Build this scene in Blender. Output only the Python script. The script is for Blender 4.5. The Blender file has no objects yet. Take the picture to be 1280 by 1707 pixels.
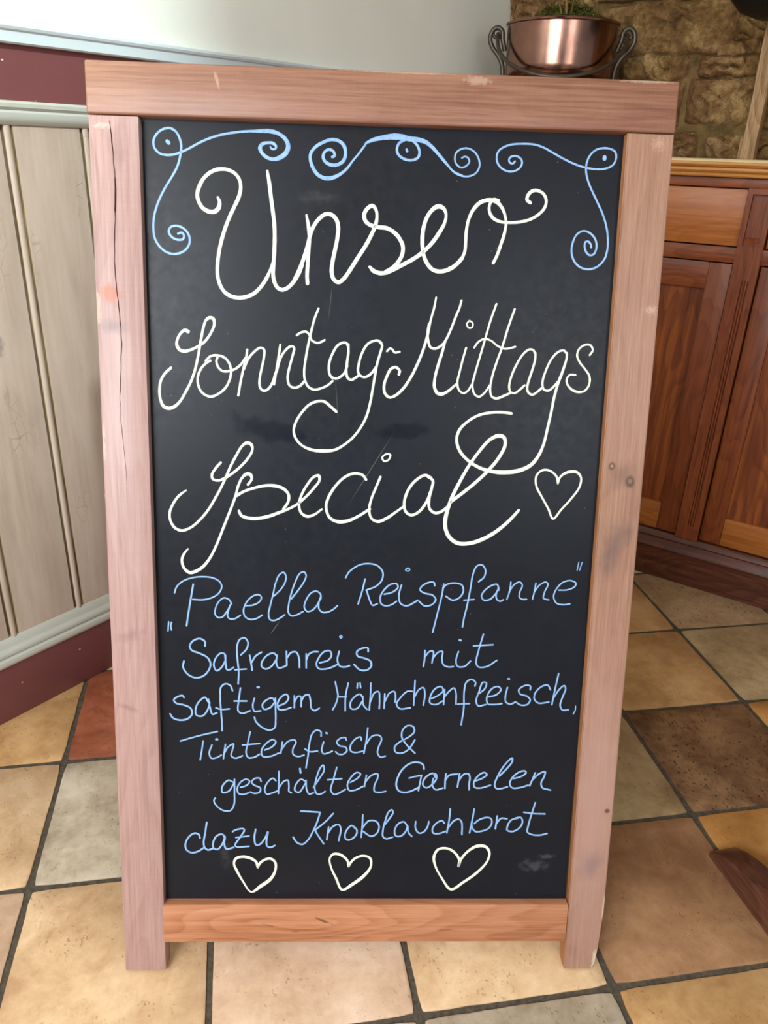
import bpy, bmesh, math, random
from mathutils import Vector, Matrix, noise
sc = bpy.context.scene
COL = sc.collection

# ------------------------------------------------------------------ camera
FPX = 1298.2445
cam = bpy.data.cameras.new('camera'); camo = bpy.data.objects.new('camera', cam); COL.objects.link(camo)
CR = Vector((0.9862, -0.1630, 0.0304)); CD = Vector((-0.0416, -0.4205, -0.9063)); CF = Vector((0.1605, 0.8925, -0.4215))
CF.normalize(); CR = (CR - CF*CR.dot(CF)).normalized(); CD = CF.cross(CR).normalized()
mw = Matrix((CR, -CD, -CF)).transposed().to_4x4(); mw.translation = Vector((0.0875, -0.6883, 1.1335))
camo.matrix_world = mw
cam.sensor_fit = 'VERTICAL'; cam.sensor_height = 24.0; cam.sensor_width = 18.0
cam.lens = FPX/1707*24.0
cam.shift_x = 13.463/1707.0; cam.shift_y = -0.3/1707.0
cam.clip_start = 0.01
sc.camera = camo

# ------------------------------------------------------------------ frames of the place
DL = Vector((0.7441, 0.6680, 0)); NL = Vector((0.6680, -0.7441, 0)); WL = Vector((-0.4532, 0.7270, 0))    # left wall: along, into the room, base point
DC = Vector((0.7186, -0.6954, 0)); NC = Vector((0.6954, 0.7186, 0)); CB = Vector((1.2318, 1.2219, 0))     # sideboard front: along, away, base point
DEPTH = 0.34                                                                                             # stone wall behind the sideboard front
TCORNER = -0.76
def RP(s, n, z): return WL + DL*s + NL*n + Vector((0, 0, z))
YAW_L = math.atan2(DL.y, DL.x); YAW_C = math.atan2(DC.y, DC.x)

# ------------------------------------------------------------------ light
sc.view_settings.view_transform = 'Standard'; sc.view_settings.look = 'None'
sc.view_settings.gamma = 1.0; sc.view_settings.use_curve_mapping = False
sc.view_settings.exposure = 0.0
world = bpy.data.worlds.new('world'); sc.world = world; world.use_nodes = True
bg = world.node_tree.nodes['Background']; bg.inputs[0].default_value = (0.78, 0.83, 0.88, 1); bg.inputs[1].default_value = 0.42
def area(name, loc, target, sx, sy, power, col):
    l = bpy.data.lights.new(name, 'AREA'); l.shape = 'RECTANGLE'; l.size = sx; l.size_y = sy; l.energy = power; l.color = col
    o = bpy.data.objects.new(name, l); COL.objects.link(o); o.location = loc
    o.rotation_euler = (Vector(target) - Vector(loc)).to_track_quat('-Z', 'Y').to_euler(); return o
area('window_daylight', RP(-2.60, 1.25, 1.75), RP(0.2, 1.0, 0.6), 1.5, 1.3, 104, (0.93, 0.97, 1.0))
area('side_window_daylight', RP(-1.4, 3.6, 1.6), RP(0.3, 0.3, 0.8), 1.0, 1.2, 22, (0.95, 0.98, 1.0))
def spot(name, loc, target, power, ang, blend, col, rad):
    l = bpy.data.lights.new(name, 'SPOT'); l.energy = power; l.spot_size = math.radians(ang); l.spot_blend = blend; l.color = col; l.shadow_soft_size = rad
    o = bpy.data.objects.new(name, l); COL.objects.link(o); o.location = loc
    o.rotation_euler = (Vector(target) - Vector(loc)).to_track_quat('-Z', 'Y').to_euler(); return o
spot('added_wall_spot', RP(-0.45, 1.5, 2.4), RP(-0.34, 0.0, 1.62), 165, 62, 0.42, (0.82, 1.0, 0.985), 0.03)  # unseen spot, added for the bright patch and soft edge on the left wall

# ------------------------------------------------------------------ mesh helpers
class MB:
    """collects shapes, then links them as ONE mesh object"""
    def __init__(s): s.bm = bmesh.new()
    def box(s, x0, x1, y0, y1, z0, z1, bev=0.0, seg=2, mat=0):
        vs = [s.bm.verts.new((x, y, z)) for x in (x0, x1) for y in (y0, y1) for z in (z0, z1)]
        F = [(0,1,3,2), (4,6,7,5), (0,4,5,1), (2,3,7,6), (0,2,6,4), (1,5,7,3)]
        fs = [s.bm.faces.new([vs[i] for i in f]) for f in F]
        for f in fs: f.material_index = mat
        if bev > 0:
            es = list({e for f in fs for e in f.edges})
            r = bmesh.ops.bevel(s.bm, geom=es, offset=bev, segments=seg, affect='EDGES', profile=0.5)
            for f in r['faces']: f.material_index = mat
        return s
    def prism(s, prof, a, b, axis='x', mat=0):
        """closed profile [(p,q)] extruded from a to b; axis x: (p,q)=(y,z); axis z: (x,y); axis y: (x,z)"""
        def P(t, p, q): return {'x': (t, p, q), 'z': (p, q, t), 'y': (p, t, q)}[axis]
        A = [s.bm.verts.new(P(a, *c)) for c in prof]; B = [s.bm.verts.new(P(b, *c)) for c in prof]
        n = len(prof); fs = []
        for i in range(n): fs.append(s.bm.faces.new((A[i], A[(i+1) % n], B[(i+1) % n], B[i])))
        fs.append(s.bm.faces.new(A[::-1])); fs.append(s.bm.faces.new(B))
        for f in fs: f.material_index = mat
        return s
    def lathe(s, prof, n=48, cx=0, cy=0, mat=0):
        rings = []
        for r, z in prof: rings.append([s.bm.verts.new((cx+r*math.cos(2*math.pi*k/n), cy+r*math.sin(2*math.pi*k/n), z)) for k in range(n)])
        for a, b in zip(rings, rings[1:]):
            for k in range(n):
                f = s.bm.faces.new((a[k], a[(k+1) % n], b[(k+1) % n], b[k])); f.material_index = mat
        for ring in (rings[0], rings[-1]):
            try: s.bm.faces.new(ring)
            except ValueError: pass
        return s
    def tube(s, pts, rad, n=10, closed=False, mat=0):
        pts = [Vector(p) for p in pts]; m = len(pts); rings = []
        up = Vector((0.31, 0.2, 0.93))
        for i, p in enumerate(pts):
            if closed: d = pts[(i+1) % m] - pts[i-1]
            else: d = pts[min(i+1, m-1)] - pts[max(i-1, 0)]
            d.normalize(); a = d.cross(up)
            if a.length < 1e-3: a = d.cross(Vector((1, 0, 0)))
            a.normalize(); b = d.cross(a); r = rad[i] if isinstance(rad, (list, tuple)) else rad
            rings.append([s.bm.verts.new(p + a*r*math.cos(2*math.pi*k/n) + b*r*math.sin(2*math.pi*k/n)) for k in range(n)])
        pr = list(zip(rings, rings[1:]))
        if closed: pr.append((rings[-1], rings[0]))
        for a, b in pr:
            for k in range(n): s.bm.faces.new((a[k], a[(k+1) % n], b[(k+1) % n], b[k])).material_index = mat
        if not closed: s.bm.faces.new(rings[0][::-1]); s.bm.faces.new(rings[-1])
        return s
    def build(s, name, mats, parent=None, smooth=None, loc=(0, 0, 0), rot=(0, 0, 0), rec=True):
        if rec: bmesh.ops.recalc_face_normals(s.bm, faces=s.bm.faces[:])
        me = bpy.data.meshes.new(name); s.bm.to_mesh(me); s.bm.free()
        for m in (mats if isinstance(mats, (list, tuple)) else [mats]): me.materials.append(m)
        o = bpy.data.objects.new(name, me); COL.objects.link(o)
        o.location = loc; o.rotation_euler = rot
        if parent: o.parent = parent
        if smooth is not None:
            for p in me.polygons: p.use_smooth = True
            me.set_sharp_from_angle(angle=math.radians(smooth))
        return o
def empty(name, loc, rz=0.0):
    o = bpy.data.objects.new(name, None); COL.objects.link(o); o.location = loc; o.rotation_euler = (0, 0, rz); o.empty_display_size = 0.1; return o
def tag(o, label=None, cat=None, group=None, kind=None):
    if label: o['label'] = label
    if cat: o['category'] = cat
    if group: o['group'] = group
    if kind: o['kind'] = kind
    return o
def struct(o): o['kind'] = 'structure'; return o

# ------------------------------------------------------------------ node helpers
class NT:
    def __init__(s, name):
        s.m = bpy.data.materials.new(name); s.m.use_nodes = True; s.t = s.m.node_tree; s.n = s.t.nodes
        s.b = s.n['Principled BSDF']; s.tc = s.n.new('ShaderNodeTexCoord')
    def lk(s, a, b): s.t.links.new(a, b)
    def _in(s, node, i, v):
        if hasattr(v, 'is_output'): s.lk(v, node.inputs[i])
        else: node.inputs[i].default_value = v
    def coord(s, scale=(1, 1, 1), loc=(0, 0, 0), rot=(0, 0, 0), kind='Object', vec=None, typ='POINT'):
        m = s.n.new('ShaderNodeMapping'); m.vector_type = typ
        m.inputs['Scale'].default_value = scale; m.inputs['Location'].default_value = loc; m.inputs['Rotation'].default_value = rot
        s.lk(vec if vec is not None else s.tc.outputs[kind], m.inputs[0]); return m.outputs[0]
    def noise(s, vec, scale, detail=4, rough=0.55, dist=0.0, col=False):
        n = s.n.new('ShaderNodeTexNoise'); s.lk(vec, n.inputs['Vector']); n.inputs['Scale'].default_value = scale
        n.inputs['Detail'].default_value = detail; n.inputs['Roughness'].default_value = rough; n.inputs['Distortion'].default_value = dist
        return n.outputs[1 if col else 0]
    def voro(s, vec, scale, feature='F1', out='Distance', rnd=1.0):
        n = s.n.new('ShaderNodeTexVoronoi'); n.feature = feature; s.lk(vec, n.inputs['Vector']); n.inputs['Scale'].default_value = scale
        n.inputs['Randomness'].default_value = rnd; return n.outputs[out]
    def wave(s, vec, scale, dist, detail=2, dscale=1.0, axis='X', typ='BANDS', prof='SIN'):
        n = s.n.new('ShaderNodeTexWave'); n.wave_type = typ; n.wave_profile = prof
        if typ == 'BANDS': n.bands_direction = axis
        else: n.rings_direction = axis
        s.lk(vec, n.inputs['Vector']); n.inputs['Scale'].default_value = scale; n.inputs['Distortion'].default_value = dist
        n.inputs['Detail'].default_value = detail; n.inputs['Detail Scale'].default_value = dscale; return n.outputs['Fac']
    def ramp(s, fac, stops):
        r = s.n.new('ShaderNodeValToRGB'); s.lk(fac, r.inputs[0]); e = r.color_ramp.elements
        while len(e) < len(stops): e.new(0.5)
        for k, (p, c) in enumerate(stops):
            e[k].position = p; e[k].color = (c if isinstance(c, (tuple, list)) else (c, c, c))[:3] + (1,) if isinstance(c, tuple) else (c, c, c, 1)
        return r.outputs[0]
    def mix(s, fac, a, b, mode='MIX'):
        n = s.n.new('ShaderNodeMix'); n.data_type = 'RGBA'; n.blend_type = mode
        def cv(v): return v + (1,) if isinstance(v, tuple) and len(v) == 3 else v
        s._in(n, 0, fac); s._in(n, 6, cv(a)); s._in(n, 7, cv(b)); return n.outputs[2]
    def math(s, op, a, b=0.0, clamp=False):
        n = s.n.new('ShaderNodeMath'); n.operation = op; n.use_clamp = clamp; s._in(n, 0, a); s._in(n, 1, b); return n.outputs[0]
    def spotmask(s, x, z, rx, rz, ang=0.0, soft=0.5, wob=0.15, nscale=60, axes='xz'):
        """soft elliptical mark at board position (x,z) with its own ragged shape"""
        if axes == 'xz': v = s.coord((rx, 1e3, rz), (x, 0, z), (0, ang, 0), typ='TEXTURE')
        else: v = s.coord((rx, rz, 1e3), (x, z, 0), (0, 0, ang), typ='TEXTURE')
        l = s.n.new('ShaderNodeVectorMath'); l.operation = 'LENGTH'; s.lk(v, l.inputs[0])
        d = l.outputs['Value']
        if wob: d = s.math('ADD', d, s.math('MULTIPLY', s.math('SUBTRACT', s.noise(s.tc.outputs['Object'], nscale, 4, 0.6), 0.5), wob*4))
        m = s.n.new('ShaderNodeMapRange'); m.interpolation_type = 'SMOOTHSTEP'; s.lk(d, m.inputs[0])
        m.inputs[1].default_value = 1.0; m.inputs[2].default_value = max(0.0, 1.0-soft*2); m.inputs[3].default_value = 0; m.inputs[4].default_value = 1
        return m.outputs[0]
    def bump(s, h, strength=0.3, dist=0.002):
        n = s.n.new('ShaderNodeBump'); s.lk(h, n.inputs['Height']); n.inputs['Strength'].default_value = strength; n.inputs['Distance'].default_value = dist
        s.lk(n.outputs[0], s.b.inputs['Normal'])
    def fin(s, col, rough=0.5, metal=0.0, spec=0.5, coat=0.0, coatr=0.2):
        def cv(v): return v + (1,) if isinstance(v, tuple) and len(v) == 3 else v
        s._in(s.b, 'Base Color', cv(col)); s._in(s.b, 'Roughness', rough); s._in(s.b, 'Metallic', metal)
        s._in(s.b, 'Specular IOR Level', spec); s._in(s.b, 'Coat Weight', coat); s._in(s.b, 'Coat Roughness', coatr); return s.m
def lin(r, g, b):
    f = lambda c: (c/255/12.92 if c/255 <= 0.04045 else ((c/255+0.055)/1.055)**2.4)
    return (f(r), f(g), f(b))

def wood(name, dark, mid, light, along='z', rough=0.5, scale=1.0, seed=0.0, marks=(), coat=0.0, cathedral=0.15, bumpy=0.25, pore=0.30, spec=0.4, streak=0.40, sfreq=130, saw=0.0):
    """wood with grain running along one object axis; marks = [(mask args..., colour, strength)]"""
    w = NT(name)
    def stretch(k): return {'x': (k, 1, 1), 'y': (1, k, 1), 'z': (1, 1, k)}[along]
    v = w.coord(tuple(c*scale for c in stretch(0.12)), (seed, seed*1.7, seed*0.6))
    fig = w.noise(v, 14, 3, 0.55, 0.5)
    vs = w.coord(tuple(c*scale for c in stretch(0.025)), (seed*1.3, seed*0.7, seed*2.1))
    strk = w.noise(vs, sfreq, 4, 0.65, 0.15)
    fine = w.noise(w.coord(tuple(c*scale for c in stretch(0.03)), (seed*2, seed, seed*3)), 620, 3, 0.6)
    # growth rings: bands bent by a large slow noise, so that they open into arches
    bend = w.noise(w.coord(tuple(c*scale for c in stretch(0.22)), (seed*0.9, seed*0.4, seed*1.1)), 7.5, 2, 0.5)
    rg = w.math('FRACT', w.math('MULTIPLY', bend, 16.0))
    rings = w.ramp(rg, [(0.0, 0.15), (0.55, 0.65), (0.9, 0.75), (1.0, 0.2)])
    f = w.math('ADD', w.math('MULTIPLY', fig, max(0.05, 1-streak-pore-cathedral)), w.math('MULTIPLY', strk, streak))
    f = w.math('ADD', f, w.math('ADD', w.math('MULTIPLY', fine, pore), w.math('MULTIPLY', rings, cathedral)))
    col = w.ramp(f, [(0.36, dark), (0.50, mid), (0.64, light)])
    if saw:
        sw = w.noise(w.coord((0.02, 1, 1) if along == 'z' else (1, 1, 0.02)), 520, 2, 0.5)
        col = w.mix(saw, col, w.ramp(sw, [(0.35, 0.55), (0.65, 1.0)]), 'MULTIPLY')
    for mk in marks:
        args, c, s_ = mk
        col = w.mix(w.math('MULTIPLY', w.spotmask(**args), s_), col, c)
    w.bump(w.math('ADD', w.math('MULTIPLY', fine, 0.6), w.math('MULTIPLY', strk, 0.4)), bumpy, 0.0006)
    return w.fin(col, w.ramp(fine, [(0.3, rough*0.85), (0.7, min(1, rough*1.2))]), 0, spec, coat, 0.25)

# ------------------------------------------------------------------ materials of the setting
def tile_mat(name, lo, mid, hi, pits=(0.10, 0.065, 0.04), pit=0.45, seed=0.0, rough=0.42, dots=0.54, hole=0.32):
    w = NT(name); v = w.coord((1, 1, 1), (seed, seed*1.3, 0))
    big = w.noise(v, 6, 5, 0.6, 0.5); sm = w.noise(v, 45, 6, 0.7); mid_n = w.noise(v, 16, 4, 0.6, 0.8)
    f = w.math('ADD', w.math('MULTIPLY', big, 0.50), w.math('ADD', w.math('MULTIPLY', sm, 0.25), w.math('MULTIPLY', mid_n, 0.25)))
    col = w.ramp(f, [(0.39, lo), (0.5, mid), (0.60, hi)])
    # worn pits that gather in clusters
    vs = w.coord((1, 0.6, 1), (seed, 0, 0), (0, 0, 0.4))
    wv = w.mix(0.012, vs, w.noise(v, 90, 2, 0.5, col=True), 'ADD')
    d = w.ramp(w.voro(wv, 150), [(hole*0.6, 1.0), (hole, 0.0)])
    clus = w.ramp(w.noise(v, 13, 3, 0.6), [(dots-0.10, 0.0), (dots+0.06, 1.0)])
    pick = w.ramp(w.noise(v, 70, 2), [(0.46, 0.0), (0.56, 1.0)])
    p = w.math('MULTIPLY', w.math('MULTIPLY', d, clus), pick)
    strk = w.math('MULTIPLY', w.ramp(w.noise(w.coord((1, 0.35, 1), (seed*2, 1, 0), (0, 0, 0.5)), 60, 4, 0.7), [(0.60, 0.0), (0.70, 1.0)]), clus)
    col = w.mix(w.math('MULTIPLY', p, pit), col, pits)
    col = w.mix(w.math('MULTIPLY', strk, pit*0.55), col, pits)
    h = w.math('SUBTRACT', w.math('MULTIPLY', sm, 0.6), w.math('MULTIPLY', p, 0.7))
    w.bump(h, 0.45, 0.0016)
    return w.fin(col, w.ramp(sm, [(0.3, rough*0.85), (0.7, rough*1.25)]), 0, 0.4)
TILE = {
 'beige': tile_mat('tile_beige', lin(188,150,112), lin(212,178,138), lin(228,198,160), seed=1, pits=lin(130,98,66)),
 'tan': tile_mat('tile_tan', lin(172,130,84), lin(196,154,104), lin(212,172,122), seed=2, pits=lin(120,84,50)),
 'rose': tile_mat('tile_rose_beige', lin(194,160,132), lin(216,184,156), lin(230,202,178), seed=3, pits=lin(120,98,80)),
 'orange': tile_mat('tile_ochre', lin(166,114,60), lin(188,136,76), lin(204,152,92), seed=4, pits=lin(120,74,36)),
 'grey': tile_mat('tile_grey', lin(152,138,116), lin(184,170,148), lin(206,194,174), seed=5, pits=lin(112,98,78), dots=0.52),
 'olive': tile_mat('tile_olive_grey', lin(146,120,86), lin(172,148,110), lin(190,166,128), seed=6, pit=0.6, pits=lin(96,78,52), dots=0.54),
 'brown': tile_mat('tile_brown', lin(138,100,70), lin(160,120,86), lin(178,138,102), seed=7, pits=lin(110,72,46)),
 'dark': tile_mat('tile_dark_brown', lin(92,64,44), lin(124,92,64), lin(152,118,82), seed=8, pit=0.85, pits=lin(48,30,18), dots=0.44, hole=0.38),
 'speck': tile_mat('tile_speckled_grey_brown', lin(146,116,84), lin(166,136,102), lin(182,154,120), seed=9, pit=0.85, pits=lin(88,60,36), dots=0.50, hole=0.38),
 'terracotta': tile_mat('tile_terracotta', lin(124,66,44), lin(150,84,58), lin(166,102,74), seed=10, pits=lin(80,40,26)),
}
TN = list(TILE)
def grout_mat():
    w = NT('grout'); n = w.noise(w.tc.outputs['Object'], 140, 4, 0.6); w.bump(n, 0.5, 0.002)
    return w.fin(w.ramp(n, [(0.3, lin(66,60,52)), (0.7, lin(98,90,78))]), 0.85, 0, 0.2)
GROUT = grout_mat()

# ------------------------------------------------------------------ floor: 30 cm tiles laid at 45 degrees to the walls
T = 0.30
LAY = {(-1,1):'grey', (-2,1):'beige', (-2,2):'tan', (-1,2):'terracotta', (-2,0):'rose', (-1,0):'beige', (0,0):'rose', (1,0):'beige', (1,-1):'grey',
       (0,-1):'rose', (2,-1):'tan', (2,0):'brown', (2,1):'olive', (3,1):'dark', (3,0):'orange', (4,1):'orange', (3,2):'tan', (4,2):'olive', (4,3):'speck',
       (3,3):'tan', (4,0):'tan', (-1,-1):'beige', (-2,-1):'grey', (3,-1):'beige', (0,1):'tan', (1,1):'beige', (0,2):'tan', (1,2):'grey', (2,2):'tan', (2,3):'brown'}
random.seed(5)
mb = MB(); bm = mb.bm
rng = random.Random(3)
for i in range(-9, 15):
    for j in range(-10, 12):
        cx, cy = (i+0.5)*T, (j+0.5)*T
        p = Vector((cx, cy, 0))
        s = (p-WL).dot(DL); n = (p-WL).dot(NL)
        if n < -0.20 or n > 4.2 or (p-CB).dot(NC) > 0.25 or s < -3.2: continue
        mi = TN.index(LAY.get((i, j), rng.choice(['beige', 'tan', 'rose', 'grey', 'brown', 'tan', 'olive', 'terracotta'])))
        g = 0.0040; x0, x1, y0, y1 = i*T+g, (i+1)*T-g, j*T+g, (j+1)*T-g
        r = 0.012; N = 14; pts = []
        for a, b, e, f in ((x0, y0, x1, y0), (x1, y0, x1, y1), (x1, y1, x0, y1), (x0, y1, x0, y0)):
            d = Vector((e-a, f-b)); L = d.length; d /= L; nn = Vector((-d.y, d.x))
            for k in range(N):
                u = r*0.35 + (L-r*0.7)*k/(N-1)
                inset = 0.0
                du = min(u, L-u)
                if du < r: inset = (r - math.sqrt(max(0, r*r-(r-du)**2)))*0.7
                wob = 0.0014*noise.noise(Vector((a+d.x*u, b+d.y*u, 3.0))*28)
                pts.append(Vector((a, b)) + d*u + nn*(inset + wob + 0.0006))
        c = Vector((cx, cy))
        top = [bm.verts.new((q.x+(c.x-q.x)*0.018, q.y+(c.y-q.y)*0.018, 0.0)) for q in pts]
        midv = [bm.verts.new((q.x+(c.x-q.x)*0.004, q.y+(c.y-q.y)*0.004, -0.0012)) for q in pts]
        bot = [bm.verts.new((q.x, q.y, -0.006)) for q in pts]
        f = bm.faces.new(top); f.material_index = mi
        m = len(pts)
        for A, B in ((top, midv), (midv, bot)):
            for k in range(m):
                f = bm.faces.new((A[k], B[k], B[(k+1) % m], A[(k+1) % m])); f.material_index = mi
gi = len(TN)
q = [RP(-3.4, -0.15, -0.0030), RP(-3.4, 4.3, -0.0030), RP(2.4, 4.3, -0.0030), RP(2.4, -0.15, -0.0030)]
bot = [Vector((v.x, v.y, -0.05)) for v in q]
A = [bm.verts.new(v) for v in q]; B = [bm.verts.new(v) for v in bot]
fs = [bm.faces.new(A), bm.faces.new(B[::-1])] + [bm.faces.new((A[k], B[k], B[(k+1) % 4], A[(k+1) % 4])) for k in range(4)]
for f in fs: f.material_index = gi
struct(mb.build('floor', [TILE[k] for k in TN] + [GROUT], smooth=50))

# ------------------------------------------------------------------ left wall with painted wainscot (local x along the wall, y into the wall)
def paint(name, c, rough=0.45, var=0.06, specks=None, bump=0.12, speck_amt=0.0):
    w = NT(name); o = w.tc.outputs['Object']
    n = w.noise(o, 5, 4, 0.5); n2 = w.noise(o, 60, 4, 0.6)
    d = tuple(max(0, x*(1-var*2)) for x in c); l = tuple(min(1, x*(1+var*2)) for x in c)
    col = w.ramp(n, [(0.3, d), (0.7, l)])
    if specks:
        p = w.math('MULTIPLY', w.ramp(w.voro(w.coord((1, 1, 1.5)), 34), [(0.05, 1.0), (0.09, 0.0)]), w.ramp(w.noise(o, 9, 2), [(0.53, 0.0), (0.55, 1.0)]))
        col = w.mix(w.math('MULTIPLY', p, speck_amt), col, specks)
    w.bump(n2, bump, 0.0012)
    return w.fin(col, rough, 0, 0.4)
M_PLASTER = paint('cream_plaster', lin(236,238,228), 0.6, 0.015, bump=0.10)
M_RAIL = paint('pale_grey_gloss_paint', lin(186,188,178), 0.28, 0.03)
M_RAILTOP = paint('pale_white_gloss_paint', lin(200,210,214), 0.25, 0.02)
M_BURG = paint('burgundy_gloss_paint', lin(116,70,70), 0.26, 0.03, specks=lin(225,215,205), speck_amt=0.9)
def panel_paint():
    w = NT('aged_cream_board_paint'); o = w.tc.outputs['Object']
    v = w.coord((1, 1, 0.22)); n = w.noise(v, 16, 5, 0.6, 0.3); n2 = w.noise(w.coord((1, 1, 0.05)), 90, 3, 0.6)
    col = w.ramp(w.math('ADD', w.math('MULTIPLY', n, 0.7), w.math('MULTIPLY', n2, 0.3)), [(0.3, lin(158,140,124)), (0.52, lin(178,160,145)), (0.75, lin(190,174,160))])
    crk = w.ramp(w.voro(w.coord((1, 1, 0.55)), 62, 'DISTANCE_TO_EDGE'), [(0.0, 1.0), (0.045, 0.0)])
    zone = w.ramp(w.noise(w.coord((1, 1, 0.5), (4, 0, 0.3)), 7, 3), [(0.55, 0.0), (0.66, 1.0)])
    k = w.math('MULTIPLY', crk, zone)
    col = w.mix(w.math('MULTIPLY', k, 0.55), col, lin(110,90,64))
    st = w.math('MULTIPLY', w.ramp(w.noise(w.coord((1, 1, 0.3), (1, 0, 7)), 26, 4, 0.7), [(0.66, 0.0), (0.75, 1.0)]), 0.35)
    col = w.mix(st, col, lin(128,98,66))
    smear = w.spotmask(0.143, 0.785, 0.012, 0.028, 0.0, 0.4, 0.45, 130)
    col = w.mix(w.math('MULTIPLY', smear, 0.55), col, lin(104,100,98))
    w.bump(w.math('SUBTRACT', n, k), 0.25, 0.002)
    return w.fin(col, 0.42, 0, 0.4)
M_PANEL = panel_paint()
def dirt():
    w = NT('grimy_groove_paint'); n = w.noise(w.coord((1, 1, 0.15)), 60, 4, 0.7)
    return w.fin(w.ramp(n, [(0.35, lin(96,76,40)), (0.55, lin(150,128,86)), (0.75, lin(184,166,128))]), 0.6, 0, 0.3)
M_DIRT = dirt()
S0, S1 = -3.2, 1.90
WLROT = (0, 0, YAW_L)
# plaster wall with its full thickness
mb = MB().box(S0, S1, 0.0, 0.16, 1.30, 2.62); struct(mb.build('wall_left', M_PLASTER, loc=WL, rot=WLROT))
mb = MB().box(S0, S1, 0.022, 0.16, 0.0, 1.30); struct(mb.build('trim_8', M_PANEL, loc=WL, rot=WLROT))
# beaded boards
mb = MB(); bm = mb.bm
k0 = math.ceil((S0-0.06)/0.1515)
for k in range(k0, int((S1-0.06)/0.1515)+1):
    a = 0.061+0.1515*k; b = min(a+0.1515, S1)
    prof = [(a+0.0025, 0.024), (a+0.0025, 0.0150)]
    prof += [(a+0.0095-0.0070*math.cos(t), 0.0130-0.0062*math.sin(t)) for t in [math.pi*i/8 for i in range(9)]]
    prof += [(a+0.0172, 0.0150), (a+0.0195, 0.0100), (a+0.023, 0.0090), (b-0.004, 0.0090), (b-0.0015, 0.0125), (b-0.0015, 0.024)]
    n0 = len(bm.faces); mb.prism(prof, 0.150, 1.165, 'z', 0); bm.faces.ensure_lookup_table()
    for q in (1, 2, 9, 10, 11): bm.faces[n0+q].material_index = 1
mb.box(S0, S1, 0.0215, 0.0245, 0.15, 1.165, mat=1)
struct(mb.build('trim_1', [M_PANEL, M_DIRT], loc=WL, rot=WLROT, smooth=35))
# baseboard
mb = MB().box(S0, S1, 0.0, 0.024, 0.0, 0.132, 0.002); struct(mb.build('baseboard_left', M_BURG, loc=WL, rot=WLROT, smooth=40))
# lower moulding over the baseboard
mb = MB().prism([(0.024, 0.131), (-0.003, 0.131), (-0.0065, 0.135), (-0.0075, 0.141), (-0.006, 0.147), (-0.001, 0.1505), (0.0005, 0.1525), (-0.0035, 0.155), (-0.0045, 0.160), (-0.002, 0.166), (0.002, 0.169), (0.003, 0.1715), (0.004, 0.182), (0.009, 0.190), (0.024, 0.190)], S0, S1, 'x')
struct(mb.build('trim_2', M_RAIL, loc=WL, rot=WLROT, smooth=35))
# rail above the boards
mb = MB().prism([(0.024, 1.153), (0.006, 1.153), (0.000, 1.158), (-0.004, 1.164), (-0.005, 1.172), (-0.002, 1.176), (-0.008, 1.180), (-0.009, 1.186), (-0.006, 1.190), (0.024, 1.190)], S0, S1, 'x')
struct(mb.build('trim_3', M_RAIL, loc=WL, rot=WLROT, smooth=35))
# burgundy frieze
mb = MB().box(S0, S1, -0.002, 0.024, 1.190, 1.274); struct(mb.build('trim_4', M_BURG, loc=WL, rot=WLROT))
# dado rail
mb = MB().prism([(0.024, 1.2735), (-0.012, 1.2735), (-0.015, 1.276), (-0.015, 1.292), (-0.019, 1.294), (-0.021, 1.298), (-0.019, 1.3025), (-0.012, 1.304), (0.024, 1.304)], S0, S1, 'x')
struct(mb.build('trim_5', M_RAILTOP, loc=WL, rot=WLROT, smooth=35))

# ------------------------------------------------------------------ stone wall behind the sideboard
def stone_mat():
    w = NT('sandstone'); o = w.tc.outputs['Object']
    n = w.noise(o, 9, 6, 0.62, 0.5); n2 = w.noise(o, 48, 6, 0.7); n3 = w.noise(o, 3.2, 2, 0.5)
    f = w.math('ADD', w.math('MULTIPLY', n, 0.6), w.math('MULTIPLY', n2, 0.4))
    col = w.ramp(f, [(0.35, lin(76,52,28)), (0.5, lin(144,110,66)), (0.63, lin(200,166,114))])
    col = w.mix(w.math('MULTIPLY', w.ramp(n3, [(0.5, 0.0), (0.7, 1.0)]), 0.35), col, lin(128,84,62))
    w.bump(w.math('ADD', n2, w.math('MULTIPLY', n, 1.6)), 1.0, 0.018)
    return w.fin(col, 0.85, 0, 0.25)
def mortar_mat():
    w = NT('lime_mortar'); o = w.tc.outputs['Object']
    n = w.noise(o, 30, 6, 0.65); w.bump(n, 0.7, 0.005)
    return w.fin(w.ramp(n, [(0.3, lin(70,54,30)), (0.7, lin(126,102,62))]), 0.9, 0, 0.2)
M_STONE, M_MORTAR = stone_mat(), mortar_mat()
STONES = [(-0.470,-0.082,1.398,1.520), (-0.075,0.030,1.420,1.474), (-0.119,-0.012,1.389,1.421), (-0.372,-0.196,1.336,1.395), (-0.160,-0.004,1.342,1.386),
 (-0.178,-0.004,1.228,1.337), (-0.196,-0.134,1.138,1.202), (-0.104,-0.004,1.138,1.197), (0.018,0.075,1.138,1.197), (-0.492,-0.256,1.536,1.590), (-0.240,-0.088,1.524,1.574),
 (-0.642,-0.492,1.484,1.574), (-0.74,-0.655,1.476,1.58), (-0.288,-0.196,1.222,1.322), (-0.412,-0.302,1.236,1.326), (0.018,0.13,1.215,1.40), (0.045,0.26,1.42,1.52), (0.15,0.36,1.25,1.40),
 (-0.40,-0.21,1.135,1.215), (-0.62,-0.42,1.135,1.225), (-0.74,-0.63,1.14,1.30), (-0.62,-0.43,1.24,1.38), (-0.74,-0.49,1.39,1.47), (0.10,0.30,1.138,1.20)]
rs = random.Random(11)
z = 1.60
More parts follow.
